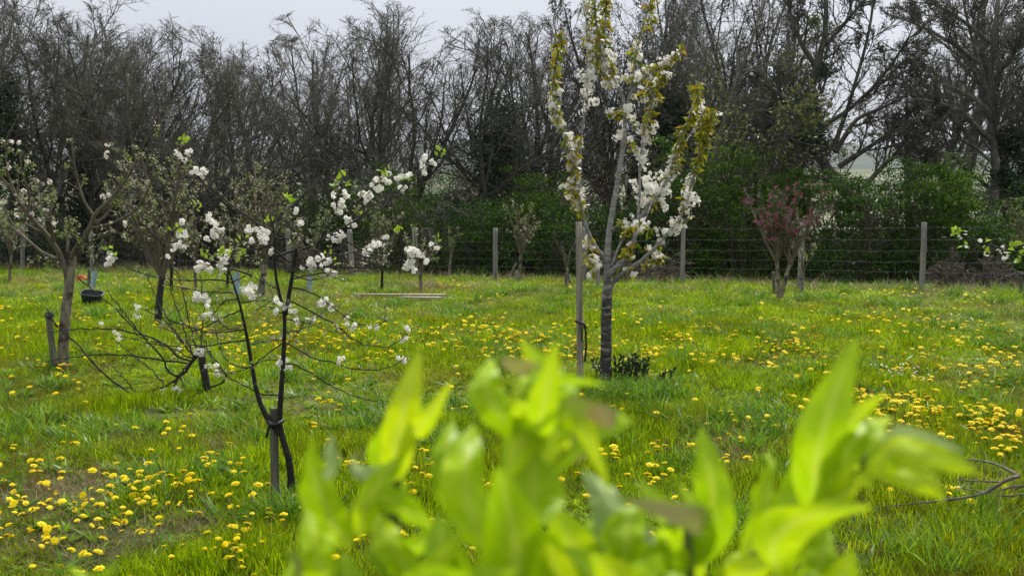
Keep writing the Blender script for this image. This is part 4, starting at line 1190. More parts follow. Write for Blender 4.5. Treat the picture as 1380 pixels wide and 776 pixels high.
# --- smaller orchard trees grown from a base
def orchard_tree(name, label, base, hpx, wpx, trunk_px, seed, fork=0.35, mats=(M_APPLE_TWIG, M_APPLE_TWIG), bud=(M_BUD, M_BUDLEAF2), dens=1.0, lean=0.0, stems=1, n1=6, flo=None, budsize=0.03):
    rng = np.random.default_rng(seed)
    p = G(*base); d = p[1]; m_ = d / FPX
    H, Wd, tr_ = hpx * m_, wpx * m_, trunk_px * m_
    root = thing(name, label, 'tree', p)
    hf = H * fork
    az = rng.uniform(0, 6.28, stems)
    D = np.stack([np.cos(az) * .10 * (stems > 1) + lean, np.sin(az) * .08 * (stems > 1), np.ones(stems)], -1)
    P1 = grow(rng, np.tile([0, 0, -0.06], (stems, 1)), D, np.full(stems, hf), 10, 0.04, 0.0)
    R1 = np.tile(np.linspace(1, 0.72, 10) * tr_ / 2, (stems, 1))
    mb = MB(); mb.tubes(P1, R1, 9); link('trunk', mb.mesh('trunk', [mats[0]]), root)
    tip = np.repeat(P1[:, -1], n1, 0); N = len(tip)
    a = np.arange(N) / N * 6.28 * stems + rng.normal(0, .3, N)
    sp = rng.uniform(0.35, 1.0, N) * (Wd / 2) / (H - hf)
    D2 = np.stack([np.cos(a) * sp, np.sin(a) * sp, np.ones(N)], -1)
    P2 = grow(rng, tip - np.array([0, 0, 1]) * rng.uniform(0, 0.3, (N, 1)) * hf * 0.5, D2, rng.uniform(0.75, 1.08, N) * (H - hf) * np.sqrt(1 + sp ** 2), 10, 0.08, 0.02)
    R2 = np.linspace(1, 0.3, 10)[None] * rng.uniform(0.25, 0.36, (N, 1)) * tr_
    P3, R3 = sprout(rng, P2, R2, int(8 * dens) + 2, 0.2, 1.0, 0.75, 0.34, 6, 0.14, 0.05, 0.5, 0.0045)
    P4, R4 = sprout(rng, P3, R3, 4, 0.2, 1.0, 0.75, 0.4, 4, 0.16, 0.04, 0.6, 0.0035, lmin=0.05)
    mb = MB(); mb.tubes(P2, R2, 6); mb.tubes(P3, R3, 4); mb.tubes(P4, R4, 3)
    link('branches', mb.mesh('branches', [mats[1]]), root)
    if bud:
        mb = MB()
        t4 = np.concatenate([P4[:, -1], P4[:, 2], P3[:, -1], P3[:, 3]])
        t4 = t4[rng.random(len(t4)) < 0.42]
        pos = np.repeat(t4, 4, 0) + rng.normal(0, 0.014, (len(t4) * 4, 3))
        s1 = rng.random(len(t4)) < 0.7; s1 = np.repeat(s1, 4)
        leaves(mb, rng, pos[s1], budsize, 0)
        if (~s1).any(): leaves(mb, rng, pos[~s1], budsize * 1.2, 1)
        link('foliage', mb.mesh('foliage', list(bud)), root)
    if flo:
        mb = MB()
        for tpt in P4[:, -1][rng.random(len(P4)) < flo[1]]:
            flowers(mb, rng, tpt, 0.035, 5, flo[2], 0, 1)
        link('blossom', mb.mesh('blossom', [flo[0], M_EYE]), root)
    return root


orchard_tree('apple_tree', 'budding apple tree with thin dark banded trunk between bucket and forked cherry', (213, 432), 235, 150, 11, 61, 0.33, (M_DARKBARK, M_APPLE_TWIG), dens=1.4, n1=8)
orchard_tree('apple_tree', 'budding apple tree with a pale leaning trunk behind the forked cherry', (346, 402), 190, 170, 12, 62, 0.34, (M_APPLE, M_APPLE_TWIG), lean=0.42, dens=1.4, n1=8)
orchard_tree('crab_apple', 'pink blossom crab apple with two pale stems in front of the fence', (1051, 399), 150, 96, 6.5, 63, 0.40, (M_APPLE, M_APPLE_TWIG), (M_CRABLEAF, M_HAWDARK), 1.0, 0.02, 2, 6, (M_PINK, 0.22, 0.021), 0.035)
orchard_tree('apple_sapling', 'budding sapling with a rounded crown left of the tall stake, near the fence', (700, 381), 118, 66, 5.5, 64, 0.4, (M_APPLE, M_APPLE_TWIG), dens=0.7)
orchard_tree('apple_sapling', 'slim forked sapling by the fence above the right end of the planks', (606, 374), 78, 34, 4.5, 65, 0.52, (M_APPLE, M_APPLE_TWIG), (M_BUDLEAF2, M_BUDLEAF2), 0.3, n1=3)
orchard_tree('apple_sapling', 'sapling standing in the dry tussock behind the right blossom branch', (568, 392), 95, 60, 5, 66, 0.42, (M_APPLE, M_APPLE_TWIG), dens=0.5)
orchard_tree('apple_sapling', 'budding sapling behind the left end of the planks', (514, 392), 130, 80, 4.5, 67, 0.35, (M_DARKBARK, M_APPLE_TWIG), dens=0.8)
orchard_tree('apple_sapling', 'thin grey sapling at the far left edge near the fence', (12, 380), 105, 60, 4.5, 68, 0.45, (M_APPLE, M_APPLE_TWIG), dens=0.5)
orchard_tree('apple_sapling', 'thin sapling rising from the blue tube near the bucket', (125, 387), 78, 34, 4, 69, 0.5, (M_APPLE, M_APPLE_TWIG), dens=0.3, n1=3)
orchard_tree('apple_sapling', 'small pale sapling left of the dark banded apple trunk, by the fence', (144, 366), 60, 30, 3.5, 70, 0.5, (M_APPLE, M_APPLE_TWIG), None, 0.3, n1=3)
orchard_tree('apple_sapling', 'dark stemmed sapling just right of the dark banded apple trunk', (231, 393), 120, 70, 5, 71, 0.42, (M_DARKBARK, M_APPLE_TWIG), dens=0.6)
orchard_tree('apple_sapling', 'sapling with a grey stem between the two leaning trunks behind the forked cherry', (264, 388), 110, 70, 5, 72, 0.45, (M_APPLE, M_APPLE_TWIG), dens=0.6)
orchard_tree('apple_sapling', 'budding sapling in the blue tube right of the forked cherry', (417, 388), 120, 80, 4.5, 73, 0.42, (M_APPLE, M_APPLE_TWIG), dens=0.7)
orchard_tree('apple_sapling', 'curved pale sapling leaning toward the tall stake, by the fence', (771, 384), 74, 40, 4.5, 74, 0.5, (M_APPLE, M_APPLE_TWIG), None, 0.3, lean=-0.25, n1=3)
orchard_tree('apple_sapling', 'forked sapling right behind the pink crab apple', (1081, 393), 80, 50, 4, 75, 0.5, (M_APPLE, M_APPLE_TWIG), dens=0.3, n1=3)
orchard_tree('apple_sapling', 'olive budding sapling at the right edge behind the blossom twig', (1379, 398), 150, 80, 5, 76, 0.4, (M_APPLE, M_APPLE_TWIG), (M_BUDLEAF2, M_OLIVE), 0.9)
orchard_tree('apple_sapling', 'thin budding sapling behind the forked cherry, left of its leaning blue tube', (306, 391), 120, 60, 4.5, 77, 0.42, (M_DARKBARK, M_APPLE_TWIG), dens=0.6)


# tree guards: open plastic tubes
def guard(label, base, top, rad):
    p = G(*base); q = W(top[0], top[1], p[1])
    K = 8; u = np.linspace(-0.05, 1, K)[:, None]
    P = p + (q - p) * u
    mb = MB(); mb.tubes(P, np.full(K, rad), 14); mb.tubes(P[::-1], np.full(K, rad * 0.9), 14)
    mb.tubes(np.stack([P[-1] - (q - p) * 0.03, P[-1] + (q - p) * 0.005]), np.array([rad * 1.06, rad * 1.06]), 14)
    tag(mb.build('tree_guard', M_TUBE, loc=p), label, 'tree guard')


guard('pale blue plastic tree tube leaning near the bucket', (124, 388), (128, 366), 0.05)
guard('blue grey tree tube standing behind the left stem of the forked cherry', (320, 396), (318, 369), 0.055)
guard('blue grey tree tube right of the forked cherry', (417, 390), (418, 371), 0.05)

# --- right edge: near blossom twig reaching in from a tree outside the view
dT = 7.5
T = Traced(81, dT)
T.br([(1420, 350), (1395, 343), (1370, 340), (1350, 336), (1330, 329), (1312, 323), (1298, 317), (1288, 312)], 2.2, 0.8, 'branches', 0.15, 16)
T.br([(1345, 334), (1335, 338), (1328, 342)], 0.9, 0.6, 'branches', 0.05)
T.br([(1310, 322), (1304, 328), (1299, 331)], 0.9, 0.6, 'branches', 0.05)
T.br([(1372, 340), (1366, 332)], 0.9, 0.6, 'branches', 0.05)
P, R = T.arr('branches')
mb = MB(); mb.tubes(P, R, 7)
base = np.array([4.5, 7.9, float(gz(4.5, 7.9))])
root = thing('cherry_tree', 'cherry of which only a twig with white blossom reaches in at the right edge', 'tree', base)
rng = T.rng
tk = grow(rng, base[None] - np.array([[0, 0, .1]]), np.array([[0.02, 0, 1.0]]), np.array([1.75]), 12, 0.04, 0.02)
t2 = MB(); t2.tubes(tk, np.linspace(0.045, 0.022, 12)[None], 9); t2.build('trunk', M_DARKBARK, root)
u = np.linspace(0, 1, 14)[:, None]
lm = tk[0, 8] * (1 - u) ** 2 + 2 * u * (1 - u) * (np.array([3.75, 7.6, tk[0, 8, 2] + 0.22])) + u ** 2 * P[0, 0]
mb.tubes(lm, np.linspace(0.016, float(R[0, 0]), 14), 7)
lo = grow(rng, np.repeat(tk[0, 6:12], 2, 0), np.stack([rng.uniform(0.1, 1.0, 12), rng.normal(0, .8, 12), rng.uniform(0.4, 1.2, 12)], -1), rng.uniform(0.6, 1.1, 12), 12, 0.1, 0.03)
mb.tubes(lo, np.tile(np.linspace(0.013, 0.004, 12), (12, 1)), 6)
mb.build('branches', M_DARKTWIG, root)
mb = MB()
for q in lo:
    for c in q[5::2]: flowers(mb, rng, c, 0.035, 5, 0.019, 0, 1)
for (x, y, r_, n) in ((1349, 339, 5, 5), (1355, 345, 5, 5), (1352, 333, 3, 3), (1322, 323, 3, 3), (1301, 314, 2.5, 2), (1330, 341, 3, 3), (1302, 331, 3, 3), (1294, 319, 3, 3), (1381, 333, 4, 4)):
    flowers(mb, rng, W(x, y, T.depth(x, y)), r_ * dT / FPX, n, 0.019 if r_ > 4 else 0.012, 0, 1)
mb.build('blossom', [M_PETAL, M_EYE], root)
mb = MB()
for (x, y, n, s_) in ((1288, 311, 6, 0.05), (1296, 312, 4, 0.04), (1365, 333, 5, 0.06), (1376, 345, 5, 0.06), (1328, 328, 3, 0.035), (1304, 330, 3, 0.03), (1333, 338, 3, 0.03)):
    leaves(mb, rng, W(x, y, T.depth(x, y)) + rng.normal(0, 0.01, (n, 3)), s_, 0, T=LEAF_T, F=LEAF_F)
mb.build('leaves', [M_BUDLEAF], root)

# ------------------------------------------------------------------ small things in the field
# black bucket lying open toward the camera
p = G(124, 411) + np.array([0, 0, 0.07]); rng = np.random.default_rng(5)
root = thing('plastic_bucket', 'black plastic bucket sunk in the grass behind the left apple tree', 'bucket', p)
mb = MB()
r0, r1, hh = 0.13, 0.165, 0.2
a = np.linspace(0, 2 * math.pi, 28, endpoint=False)


def ring(r, z, sq=0.75):
    c, s_ = np.cos(a), np.sin(a)
    e = 0.55
    return np.stack([np.sign(c) * np.abs(c) ** e * r, np.sign(s_) * np.abs(s_) ** e * r * sq, np.full(len(a), z)], -1)


rings = [ring(r0, 0), ring((r0 + r1) / 2, hh / 2), ring(r1, hh), ring(r1 + .015, hh + .004), ring(r1 + .015, hh - .01), ring(r1 + .004, hh - .012)]
inner = [ring(r1 - .006, hh), ring(r0 - .006, 0.01)]
tl = math.radians(14); RX = np.array([[1, 0, 0], [0, math.cos(tl), -math.sin(tl)], [0, math.sin(tl), math.cos(tl)]])
ry = math.radians(7); RY = np.array([[math.cos(ry), 0, math.sin(ry)], [0, 1, 0], [-math.sin(ry), 0, math.cos(ry)]])
M3 = RY @ RX


def loft(mb, rs, m=0, close=False):
    n = len(rs[0]); V = np.concatenate(rs); F = []
    for k in range(len(rs) - 1):
        for i in range(n):
            j = (i + 1) % n
            F.append([k * n + i, k * n + j, (k + 1) * n + j, (k + 1) * n + i])
    fs = [np.array(F)]
    if close: fs.append(np.arange(n)[None] + (len(rs) - 1) * n)
    mb.add(V @ M3.T + p, fs, m)


loft(mb, rings[:3]); loft(mb, inner, close=True)
mb.build('body', M_BUCKET, root)
mb = MB(); loft(mb, [inner[0]] + [rings[2]] + rings[3:]); mb.build('rim', M_BUCKET, root)

# red plastic loop
p = G(109, 382) + np.array([0, 0, 0.09])
q = np.array([[-0.09, 0, 0.06], [-0.03, 0.02, 0.12], [0.05, 0.03, 0.12], [0.11, 0.0, 0.05], [0.17, -0.02, 0.1]])
uu = np.linspace(0, 1, 24); L = np.linspace(0, 1, len(q))
Q = np.stack([np.interp(uu, L, q[:, k]) for k in range(3)], -1)
for _ in range(3): Q[1:-1] = (Q[:-2] + 2 * Q[1:-1] + Q[2:]) / 4
mb = MB(); mb.tubes(Q + p, np.linspace(0.026, 0.014, 24), 7, cap=True)
q2 = Q.copy(); q2[:, 2] = q2[:, 2] * 0.45 + 0.01
mb.tubes(q2 + p, np.linspace(0.02, 0.014, 24), 7, cap=True)
tag(mb.build('red_loop', M_RED, loc=p), 'small bright red curved plastic piece lying in the grass near the bucket', 'plastic piece')

# planks lying in the grass
def plank(label, x0, x1, y, th, wd):
    a_, b_ = G(x0, y), G(x1, y + 0.8)
    c = (a_ + b_) / 2; v = b_ - a_; Ln = np.linalg.norm(v)
    v = nrm(v); n_ = nrm(np.cross([0, 0, 1], v)); u_ = np.cross(v, n_)
    mb = MB(); c = c + np.array([0, 0, th / 2 + 0.055])
    mb.box(c, (Ln, wd, th), np.stack([v, n_, u_], -1))
    tag(mb.build('plank', M_PLANK, loc=c, smooth=False), label, 'plank')


plank('long pale plank lying in the grass before the fence', 478, 600, 397.5, 0.035, 0.14)
plank('shorter pale plank lying just in front of the long plank', 540, 594, 401.5, 0.035, 0.12)


# fallen branches at the right edge
def fallen(label, lines, seed, z0=0.10):
    T = Traced(seed, 0)
    P_, R_ = [], []
    for pts, a_, b_, lift in lines:
        pts = np.array(pts, float)
        L = np.concatenate([[0], np.cumsum(np.linalg.norm(np.diff(pts, axis=0), axis=1))])
        t = np.linspace(0, L[-1], 18)
        q = np.stack([np.interp(t, L, pts[:, 0]), np.interp(t, L, pts[:, 1])], -1)
        h_ = np.interp(t, L, np.array(lift, float))
        g_ = np.array([G(x, y) for x, y in q]); 
        d_ = np.array([gg[1] for gg in g_])
        # raise along the sight line
        k = h_ / EYE
        X = g_ + (np.array([0, 0, EYE]) - g_) * k[:, None]
        P_.append(X); R_.append(np.linspace(a_, b_, 18) * 0.62 * d_ / FPX)
    P_, R_ = np.stack(P_), np.stack(R_)
    base = P_[0, 0].copy(); base[2] = float(gz(base[0], base[1]))
    root = thing('fallen_branch', label, 'branch', base)
    rng = T.rng
    mb = MB(); mb.tubes(P_, R_, 7, cap=True)
    P2, R2 = sprout(rng, P_, R_, 6, 0.25, 1.0, 0.55, 0.26, 6, 0.12, 0.0, 0.5, 0.0028)
    P2[..., 2] = np.maximum(P2[..., 2], gz(P2[..., 0], P2[..., 1]) + 0.05)
    mb.tubes(P2, R2, 4); mb.build('limb', M_DEADWOOD, root)


fallen('fallen dead branch with a pale cut end at the right edge', [
    ([(1374, 629), (1366, 624), (1345, 614), (1325, 609), (1300, 607)], 3.2, 1.2, [0.28, 0.28, 0.26, 0.22, 0.16]),
    ([(1374, 629), (1358, 633), (1342, 643), (1325, 652), (1300, 657), (1250, 663), (1204, 668)], 4.2, 1.0, [0.28, 0.26, 0.2, 0.16, 0.13, 0.11, 0.08]),
    ([(1350, 637), (1335, 636), (1315, 635), (1290, 634)], 2.4, 1.0, [0.22, 0.2, 0.17, 0.12])], 91)
fallen('fallen dead branch lying lower down beside the cut end one', [
    ([(1410, 640), (1380, 642), (1365, 643), (1345, 648), (1318, 653)], 3.2, 1.0, [0.2, 0.2, 0.18, 0.15, 0.1]),
    ([(1415, 650), (1385, 652), (1360, 655), (1342, 655)], 2.8, 1.0, [0.16, 0.16, 0.14, 0.1])], 92)

# dark weed at the foot of the cherry
p = G(848, 516); rng = np.random.default_rng(77)
root = thing('dark_weed', 'dark upright weed clump at the foot of the white blossom cherry', 'plant', p)
n = 26
b0 = np.stack([rng.normal(0, 0.13, n), rng.normal(0, 0.1, n), np.zeros(n)], -1)
P1 = grow(rng, b0, np.stack([rng.normal(0, .25, n), rng.normal(0, .25, n), np.ones(n)], -1), rng.uniform(0.18, 0.34, n), 6, 0.1, 0.0)
mb = MB(); mb.tubes(P1, np.full((n, 6), 0.006), 4); link('stems', mb.mesh('stems', [M_DOCK]), root)
mb = MB(); pos = P1[:, 1:].reshape(-1, 3); pos = np.repeat(pos, 4, 0)
leaves(mb, rng, pos, 0.06, 0, d=nrm(rng.normal(0, .6, (len(pos), 3)) + np.array([0, 0, 0.8])), T=LEAF_T, F=LEAF_F, wid=0.6)
link('leaves', mb.mesh('leaves', [M_DOCK]), root)

# ------------------------------------------------------------------ grass
def tuft(seed, n, h, w, rad, lean, curl):
    rng = np.random.default_rng(seed)
    a = rng.uniform(0, 6.28, n); r = rad * np.sqrt(rng.random(n))
    b0 = np.stack([np.cos(a) * r, np.sin(a) * r, np.full(n, -0.01)], -1)
    az = rng.uniform(0, 6.28, n); out = np.stack([np.cos(az), np.sin(az), 0 * az], -1)
    side = np.stack([-np.sin(az), np.cos(az), 0 * az], -1)
    tw = rng.uniform(-0.9, 0.9, n)[:, None]
    side = nrm(side + out * tw)
    hh = h * rng.uniform(0.45, 1.15, n)[:, None]; ln = (lean * rng.uniform(0.1, 1.2, n))[:, None]; cu = (curl * rng.uniform(0.3, 1.3, n))[:, None]
    ww = (w * rng.uniform(0.6, 1.3, n))[:, None]
    lv = []
    for t, wf in ((0, 0.8), (0.4, 1.0), (0.75, 0.7)):
        c = b0 + np.array([0, 0, 1]) * hh * (t - 0.25 * cu * t * t) + out * hh * (ln * t + cu * t * t)
        lv += [c - side * ww * wf / 2, c + side * ww * wf / 2]
    c = b0 + np.array([0, 0, 1]) * hh * (1 - 0.25 * cu) + out * hh * (ln + cu)
    V = np.stack(lv + [c], 1)
    i = np.arange(n)[:, None] * 7
    Q = np.concatenate([i + np.array([[0, 1, 3, 2]]), i + np.array([[2, 3, 5, 4]])])
    return V.reshape(-1, 3), [Q, i + np.array([[4, 5, 6]])]


def proto(name, mat, *a):
    V, F = tuft(*a)
    return bpy.data.objects.new(name, mesh_np(name, V, F, [mat]))


def scatter(name, pts, rot, scl, protos, seed=0):
    me = bpy.data.meshes.new(name)
    me.vertices.add(len(pts)); me.vertices.foreach_set('co', np.asarray(pts, np.float32).ravel())
    for nm, dat in (('rot', rot), ('scl', scl)):
        at = me.attributes.new(nm, 'FLOAT_VECTOR', 'POINT'); at.data.foreach_set('vector', np.asarray(dat, np.float32).ravel())
    at = me.attributes.new('idx', 'INT', 'POINT')
    at.data.foreach_set('value', np.random.default_rng(seed).integers(0, len(protos), len(pts)).astype(np.int32))
    o = link(name, me)
    ng = bpy.data.node_groups.new(name + '_scatter', 'GeometryNodeTree')
    ng.interface.new_socket('Geometry', in_out='INPUT', socket_type='NodeSocketGeometry')
    ng.interface.new_socket('Geometry', in_out='OUTPUT', socket_type='NodeSocketGeometry')
    N, L = ng.nodes, ng.links
    gi, go = N.new('NodeGroupInput'), N.new('NodeGroupOutput')
    ip = N.new('GeometryNodeInstanceOnPoints'); g2i = N.new('GeometryNodeGeometryToInstance')
    for pr in protos:
        oi = N.new('GeometryNodeObjectInfo'); oi.inputs['Object'].default_value = pr
        L.new(oi.outputs['Geometry'], g2i.inputs[0])
    L.new(gi.outputs[0], ip.inputs['Points']); L.new(g2i.outputs[0], ip.inputs['Instance'])
    ip.inputs['Pick Instance'].default_value = True
    for nm, ty, so in (('rot', 'FLOAT_VECTOR', 'Rotation'), ('scl', 'FLOAT_VECTOR', 'Scale'), ('idx', 'INT', 'Instance Index')):
        na = N.new('GeometryNodeInputNamedAttribute'); na.data_type = ty; na.inputs['Name'].default_value = nm
        L.new(na.outputs['Attribute'], ip.inputs[so])
    L.new(ip.outputs[0], go.inputs[0])
    md = o.modifiers.new('scatter', 'NODES'); md.node_group = ng
    return o


def field_points(rng, dens_fn, ymin=4.5, ymax=40.0, margin=1.25):
    """random ground points in the part of the field the view can see, dens_fn(y) per square metre"""
    out = []
    edges = np.concatenate([np.arange(ymin, 16, 0.5), np.arange(16, ymax, 1.5)])
    for a_, b_ in zip(edges[:-1], edges[1:]):
        hw = 0.414 * b_ * margin + 0.6
        n = int(dens_fn((a_ + b_) / 2) * (b_ - a_) * hw * 2)
        out.append(np.stack([rng.uniform(-hw, hw, n), rng.uniform(a_, b_, n)], -1))
    P = np.concatenate(out)
    return np.concatenate([P, gz(P[:, 0], P[:, 1])[:, None]], 1)


def fence_y(x):
    return np.interp(x, [p_[0] for p_ in fb], [p_[1] for p_ in fb])


rng = np.random.default_rng(101)
pg = field_points(rng, lambda y: 330 if y < 11 else (330 * (11 / y) ** 1.35))
pg = pg[pg[:, 1] < fence_y(pg[:, 0]) + 0.6]
n = len(pg)
hv = 0.95 + 0.42 * wob(pg[:, 0], pg[:, 1], 2.2, 0) + 0.38 * wob(pg[:, 0], pg[:, 1], 0.55, 1)
bare = wob(pg[:, 0], pg[:, 1], 1.3, 2)
keep = (bare < 0.95) | (rng.random(n) < 0.3)
for (x, y, r_) in ((200, 580, .5), (70, 660, .55), (110, 715, .6), (320, 595, .35), (150, 640, .5), (250, 690, .4), (960, 610, .4), (1215, 500, .4), (390, 670, .3), (816, 516, .3), (1330, 640, .5), (520, 610, .4)):
    g_ = G(x, y); keep &= (np.hypot(pg[:, 0] - g_[0], pg[:, 1] - g_[1]) > r_ * rng.uniform(0.5, 1.2, n)) | (rng.random(n) < 0.3)
pg, hv = pg[keep], hv[keep]; n = len(pg)
dist = np.clip(pg[:, 1] / 13, 0.8, 2.0)
rot = np.stack([rng.normal(0, 0.1, n), rng.normal(0, 0.1, n), rng.uniform(0, 6.28, n)], -1)
sc = np.stack([dist * 1.0, dist * 1.0, np.clip(hv, 0.25, 2.0) * rng.uniform(0.7, 1.2, n) * np.where(pg[:, 1] > 17, 0.8, 1.0)], -1)
gp = [proto('grass_tuft', M_GRASS, 200 + k, 18, 0.118, 0.0072, 0.07, 0.42, 0.55) for k in range(5)]
tag(scatter('grass', pg, rot, sc, gp, 1), 'short green meadow grass over the orchard floor', 'grass', kind='stuff')

# coarse bluish clumps
c0 = field_points(rng, lambda y: 0.75, 5.0, 30)
px_, py_ = topix(c0)
extra = np.array([G(x, y) for x, y in ((150, 575), (90, 590), (210, 578), (300, 570), (470, 575), (560, 560), (590, 590), (640, 540), (480, 545), (640, 560), (980, 560), (1040, 580), (905, 555), (870, 560), (940, 575), (1020, 555), (520, 560), (180, 640), (1230, 740), (1330, 720), (850, 560), (1000, 410), (1080, 405), (1190, 410), (1290, 395), (700, 390), (520, 395), (180, 395), (760, 395), (885, 440), (895, 436), (875, 436), (300, 640), (1010, 600), (60, 560), (25, 580))])
ex2 = np.array([G(x, y) for x, y in ((835, 528), (850, 535), (868, 530), (885, 525), (805, 530), (825, 540), (900, 532), (376, 690), (395, 690))])
c0 = np.concatenate([c0, extra, ex2, ex2])
P = np.repeat(c0, 11, 0); P[:, :2] += rng.normal(0, 0.11, (len(P), 2)); P[:, 2] = gz(P[:, 0], P[:, 1])
P = P[P[:, 1] < fence_y(P[:, 0]) - 0.2]
n = len(P)
rot = np.stack([rng.normal(0, 0.12, n), rng.normal(0, 0.12, n), rng.uniform(0, 6.28, n)], -1)
sc = np.stack([np.full(n, 1.0), np.full(n, 1.0), rng.uniform(0.7, 1.45, n)], -1)
gp = [proto('coarse_tuft', M_COARSE, 220 + k, 14, 0.2, 0.0095, 0.05, 0.4, 0.7) for k in range(4)]
tag(scatter('coarse_grass', P, rot, sc, gp, 2), 'darker coarse clumps of longer grass in the meadow', 'grass', kind='stuff')

# dry straw and rusty stems
P = field_points(rng, lambda y: 34 if y < 12 else 16, 4.5, 34)
v = wob(P[:, 0], P[:, 1], 1.3, 2) + rng.normal(0, 0.35, len(P))
P = P[(v > 0.35) & (P[:, 1] < fence_y(P[:, 0]))]
ex = []
for (x, y, r_, k) in ((200, 580, 0.4, 110), (70, 660, 0.5, 120), (100, 720, 0.45, 110), (320, 595, 0.35, 80), (150, 640, 0.5, 70), (250, 690, 0.4, 50), (1330, 640, .5, 90), (1230, 620, .4, 60), (1280, 730, .4, 60), (1000, 610, .4, 50), (560, 560, .4, 50), (390, 672, .25, 25), (570, 385, 0.4, 70), (520, 385, 1.0, 60), (640, 385, 0.9, 60), (70, 372, 1.5, 90), (200, 385, 2.0, 90), (330, 392, 2.0, 60), (960, 600, 0.4, 50), (400, 400, 1.5, 40), (520, 600, 0.4, 40), (1215, 500, 0.5, 30)):
    g_ = G(x, y); e = np.tile(g_, (k, 1)); e[:, :2] += rng.normal(0, r_, (k, 2)) * 0.6; ex.append(e)
P = np.concatenate([P] + ex); P[:, 2] = gz(P[:, 0], P[:, 1]); n = len(P)
rot = np.stack([rng.normal(0, 0.3, n), rng.normal(0, 0.3, n), rng.uniform(0, 6.28, n)], -1)
ds = np.clip(P[:, 1] / 14, 0.8, 1.6)
sc = np.stack([ds, ds, ds * rng.uniform(0.5, 1.2, n)], -1)
gp = [proto('straw_tuft', M_STRAW, 240 + k, 9, 0.12, 0.004, 0.09, 0.8, 0.7) for k in range(3)]
tag(scatter('dry_grass', P, rot, sc, gp, 3), 'pale dead grass in worn patches of the meadow', 'grass', kind='stuff')

P = field_points(rng, lambda y: 90 if y < 12 else 45, 4.5, 30)
v = wob(P[:, 0], P[:, 1], 1.9, 1) + rng.normal(0, 0.3, len(P))
P = P[(v > 0.25) & (P[:, 1] < fence_y(P[:, 0]))]; n = len(P)
rot = np.stack([rng.normal(0, 0.12, n), rng.normal(0, 0.12, n), rng.uniform(0, 6.28, n)], -1)
ds = np.clip(P[:, 1] / 14, 0.8, 1.6)
sc = np.stack([ds, ds, rng.uniform(0.6, 1.15, n)], -1)
gp = [proto('rusty_tuft', M_RUSTY, 250 + k, 14, 0.13, 0.0042, 0.09, 0.25, 0.25) for k in range(3)]
tag(scatter('rusty_grass', P, rot, sc, gp, 4), 'olive brown upright grass stems between the greener grass', 'grass', kind='stuff')

# tall dead stems and grass along the fence
k = 1500
xf = rng.uniform(fb[0][0], fb[-1][0] + 1, k); yf = fence_y(xf) + rng.normal(0.15, 0.28, k)
P = np.stack([xf, yf, gz(xf, yf)], -1); n = k
rot = np.stack([rng.normal(0, 0.2, n), rng.normal(0, 0.2, n), rng.uniform(0, 6.28, n)], -1)
sc = np.stack([np.full(n, 1.2), np.full(n, 1.2), rng.uniform(0.25, 1.0, n) ** 1.5], -1)
gp = [proto('fence_stem', M_STRAW, 260, 7, 0.34, 0.006, 0.12, 0.5, 0.4), proto('fence_stem', M_COARSE, 261, 12, 0.3, 0.008, 0.12, 0.4, 0.5), proto('fence_stem', M_RUSTY, 262, 7, 0.36, 0.006, 0.12, 0.4, 0.3)]
tag(scatter('fence_undergrowth', P, rot, sc, gp, 5), 'rough dead stems and long grass along the fence foot', 'undergrowth', kind='stuff')

# broad weed leaves low in the turf (rosettes)
P = field_points(rng, lambda y: 16 if y < 12 else 7, 4.5, 26); n = len(P)
rot = np.stack([rng.normal(0, 0.1, n), rng.normal(0, 0.1, n), rng.uniform(0, 6.28, n)], -1)
sc = np.repeat(rng.uniform(0.7, 1.3, (n, 1)), 3, 1)
gp = [proto('rosette', M_COARSE, 270 + k, 11, 0.10, 0.022, 0.02, 1.1, 0.7) for k in range(3)]
tag(scatter('weed_rosettes', P, rot, sc, gp, 6), 'flat green weed leaves scattered low in the grass', 'weeds', kind='stuff')

# ------------------------------------------------------------------ dandelions
def dandelion_head(seed):
    rng = np.random.default_rng(seed); mb = MB()
    for (n, r0, r1, z0, z1) in ((22, 0.006, 0.023, 0.004, 0.004), (18, 0.004, 0.018, 0.006, 0.010), (12, 0.002, 0.011, 0.008, 0.014)):
        a = np.arange(n) / n * 6.283 + rng.uniform(0, 1); a = a + rng.normal(0, 0.06, n)
        rr = r1 * rng.uniform(0.85, 1.12, n); w = r1 * 2.9 / n
        c, s_ = np.cos(a), np.sin(a)
        zz = z1 + rng.normal(0, 0.0015, n)
        V = np.stack([np.stack([c * r0, s_ * r0, np.full(n, z0)], -1),
                      np.stack([c * rr * .8 + s_ * w, s_ * rr * .8 - c * w, zz + 0.001], -1),
                      np.stack([c * rr, s_ * rr, zz - 0.002], -1),
                      np.stack([c * rr * .8 - s_ * w, s_ * rr * .8 + c * w, zz + 0.001], -1)], 1)
        mb.add(V.reshape(-1, 3), (np.arange(n)[:, None] * 4 + np.arange(4)[None]), 0)
    a = np.arange(8) / 8 * 6.283
    mb.add(np.concatenate([np.stack([np.cos(a) * .006, np.sin(a) * .006, np.full(8, .0125)], -1), [[0, 0, .0155]]]), np.array([[i, (i + 1) % 8, 8] for i in range(8)]), 1)
    # green bracts beneath
    mb.add(np.concatenate([np.stack([np.cos(a) * .009, np.sin(a) * .009, np.full(8, .003)], -1), np.stack([np.cos(a) * .004, np.sin(a) * .004, np.full(8, -.010)], -1)]),
           np.array([[i, (i + 1) % 8, 8 + (i + 1) % 8, 8 + i] for i in range(8)]), 2)
    return mb


def half_closed(mb):
    """petals drawn up: a narrower, taller head"""
    for k, v in enumerate(mb.V[:3]):
        r = np.hypot(v[:, 0], v[:, 1])[:, None]
        v[:, :2] *= 0.5
        v[:, 2:] += r * 0.75
    return mb


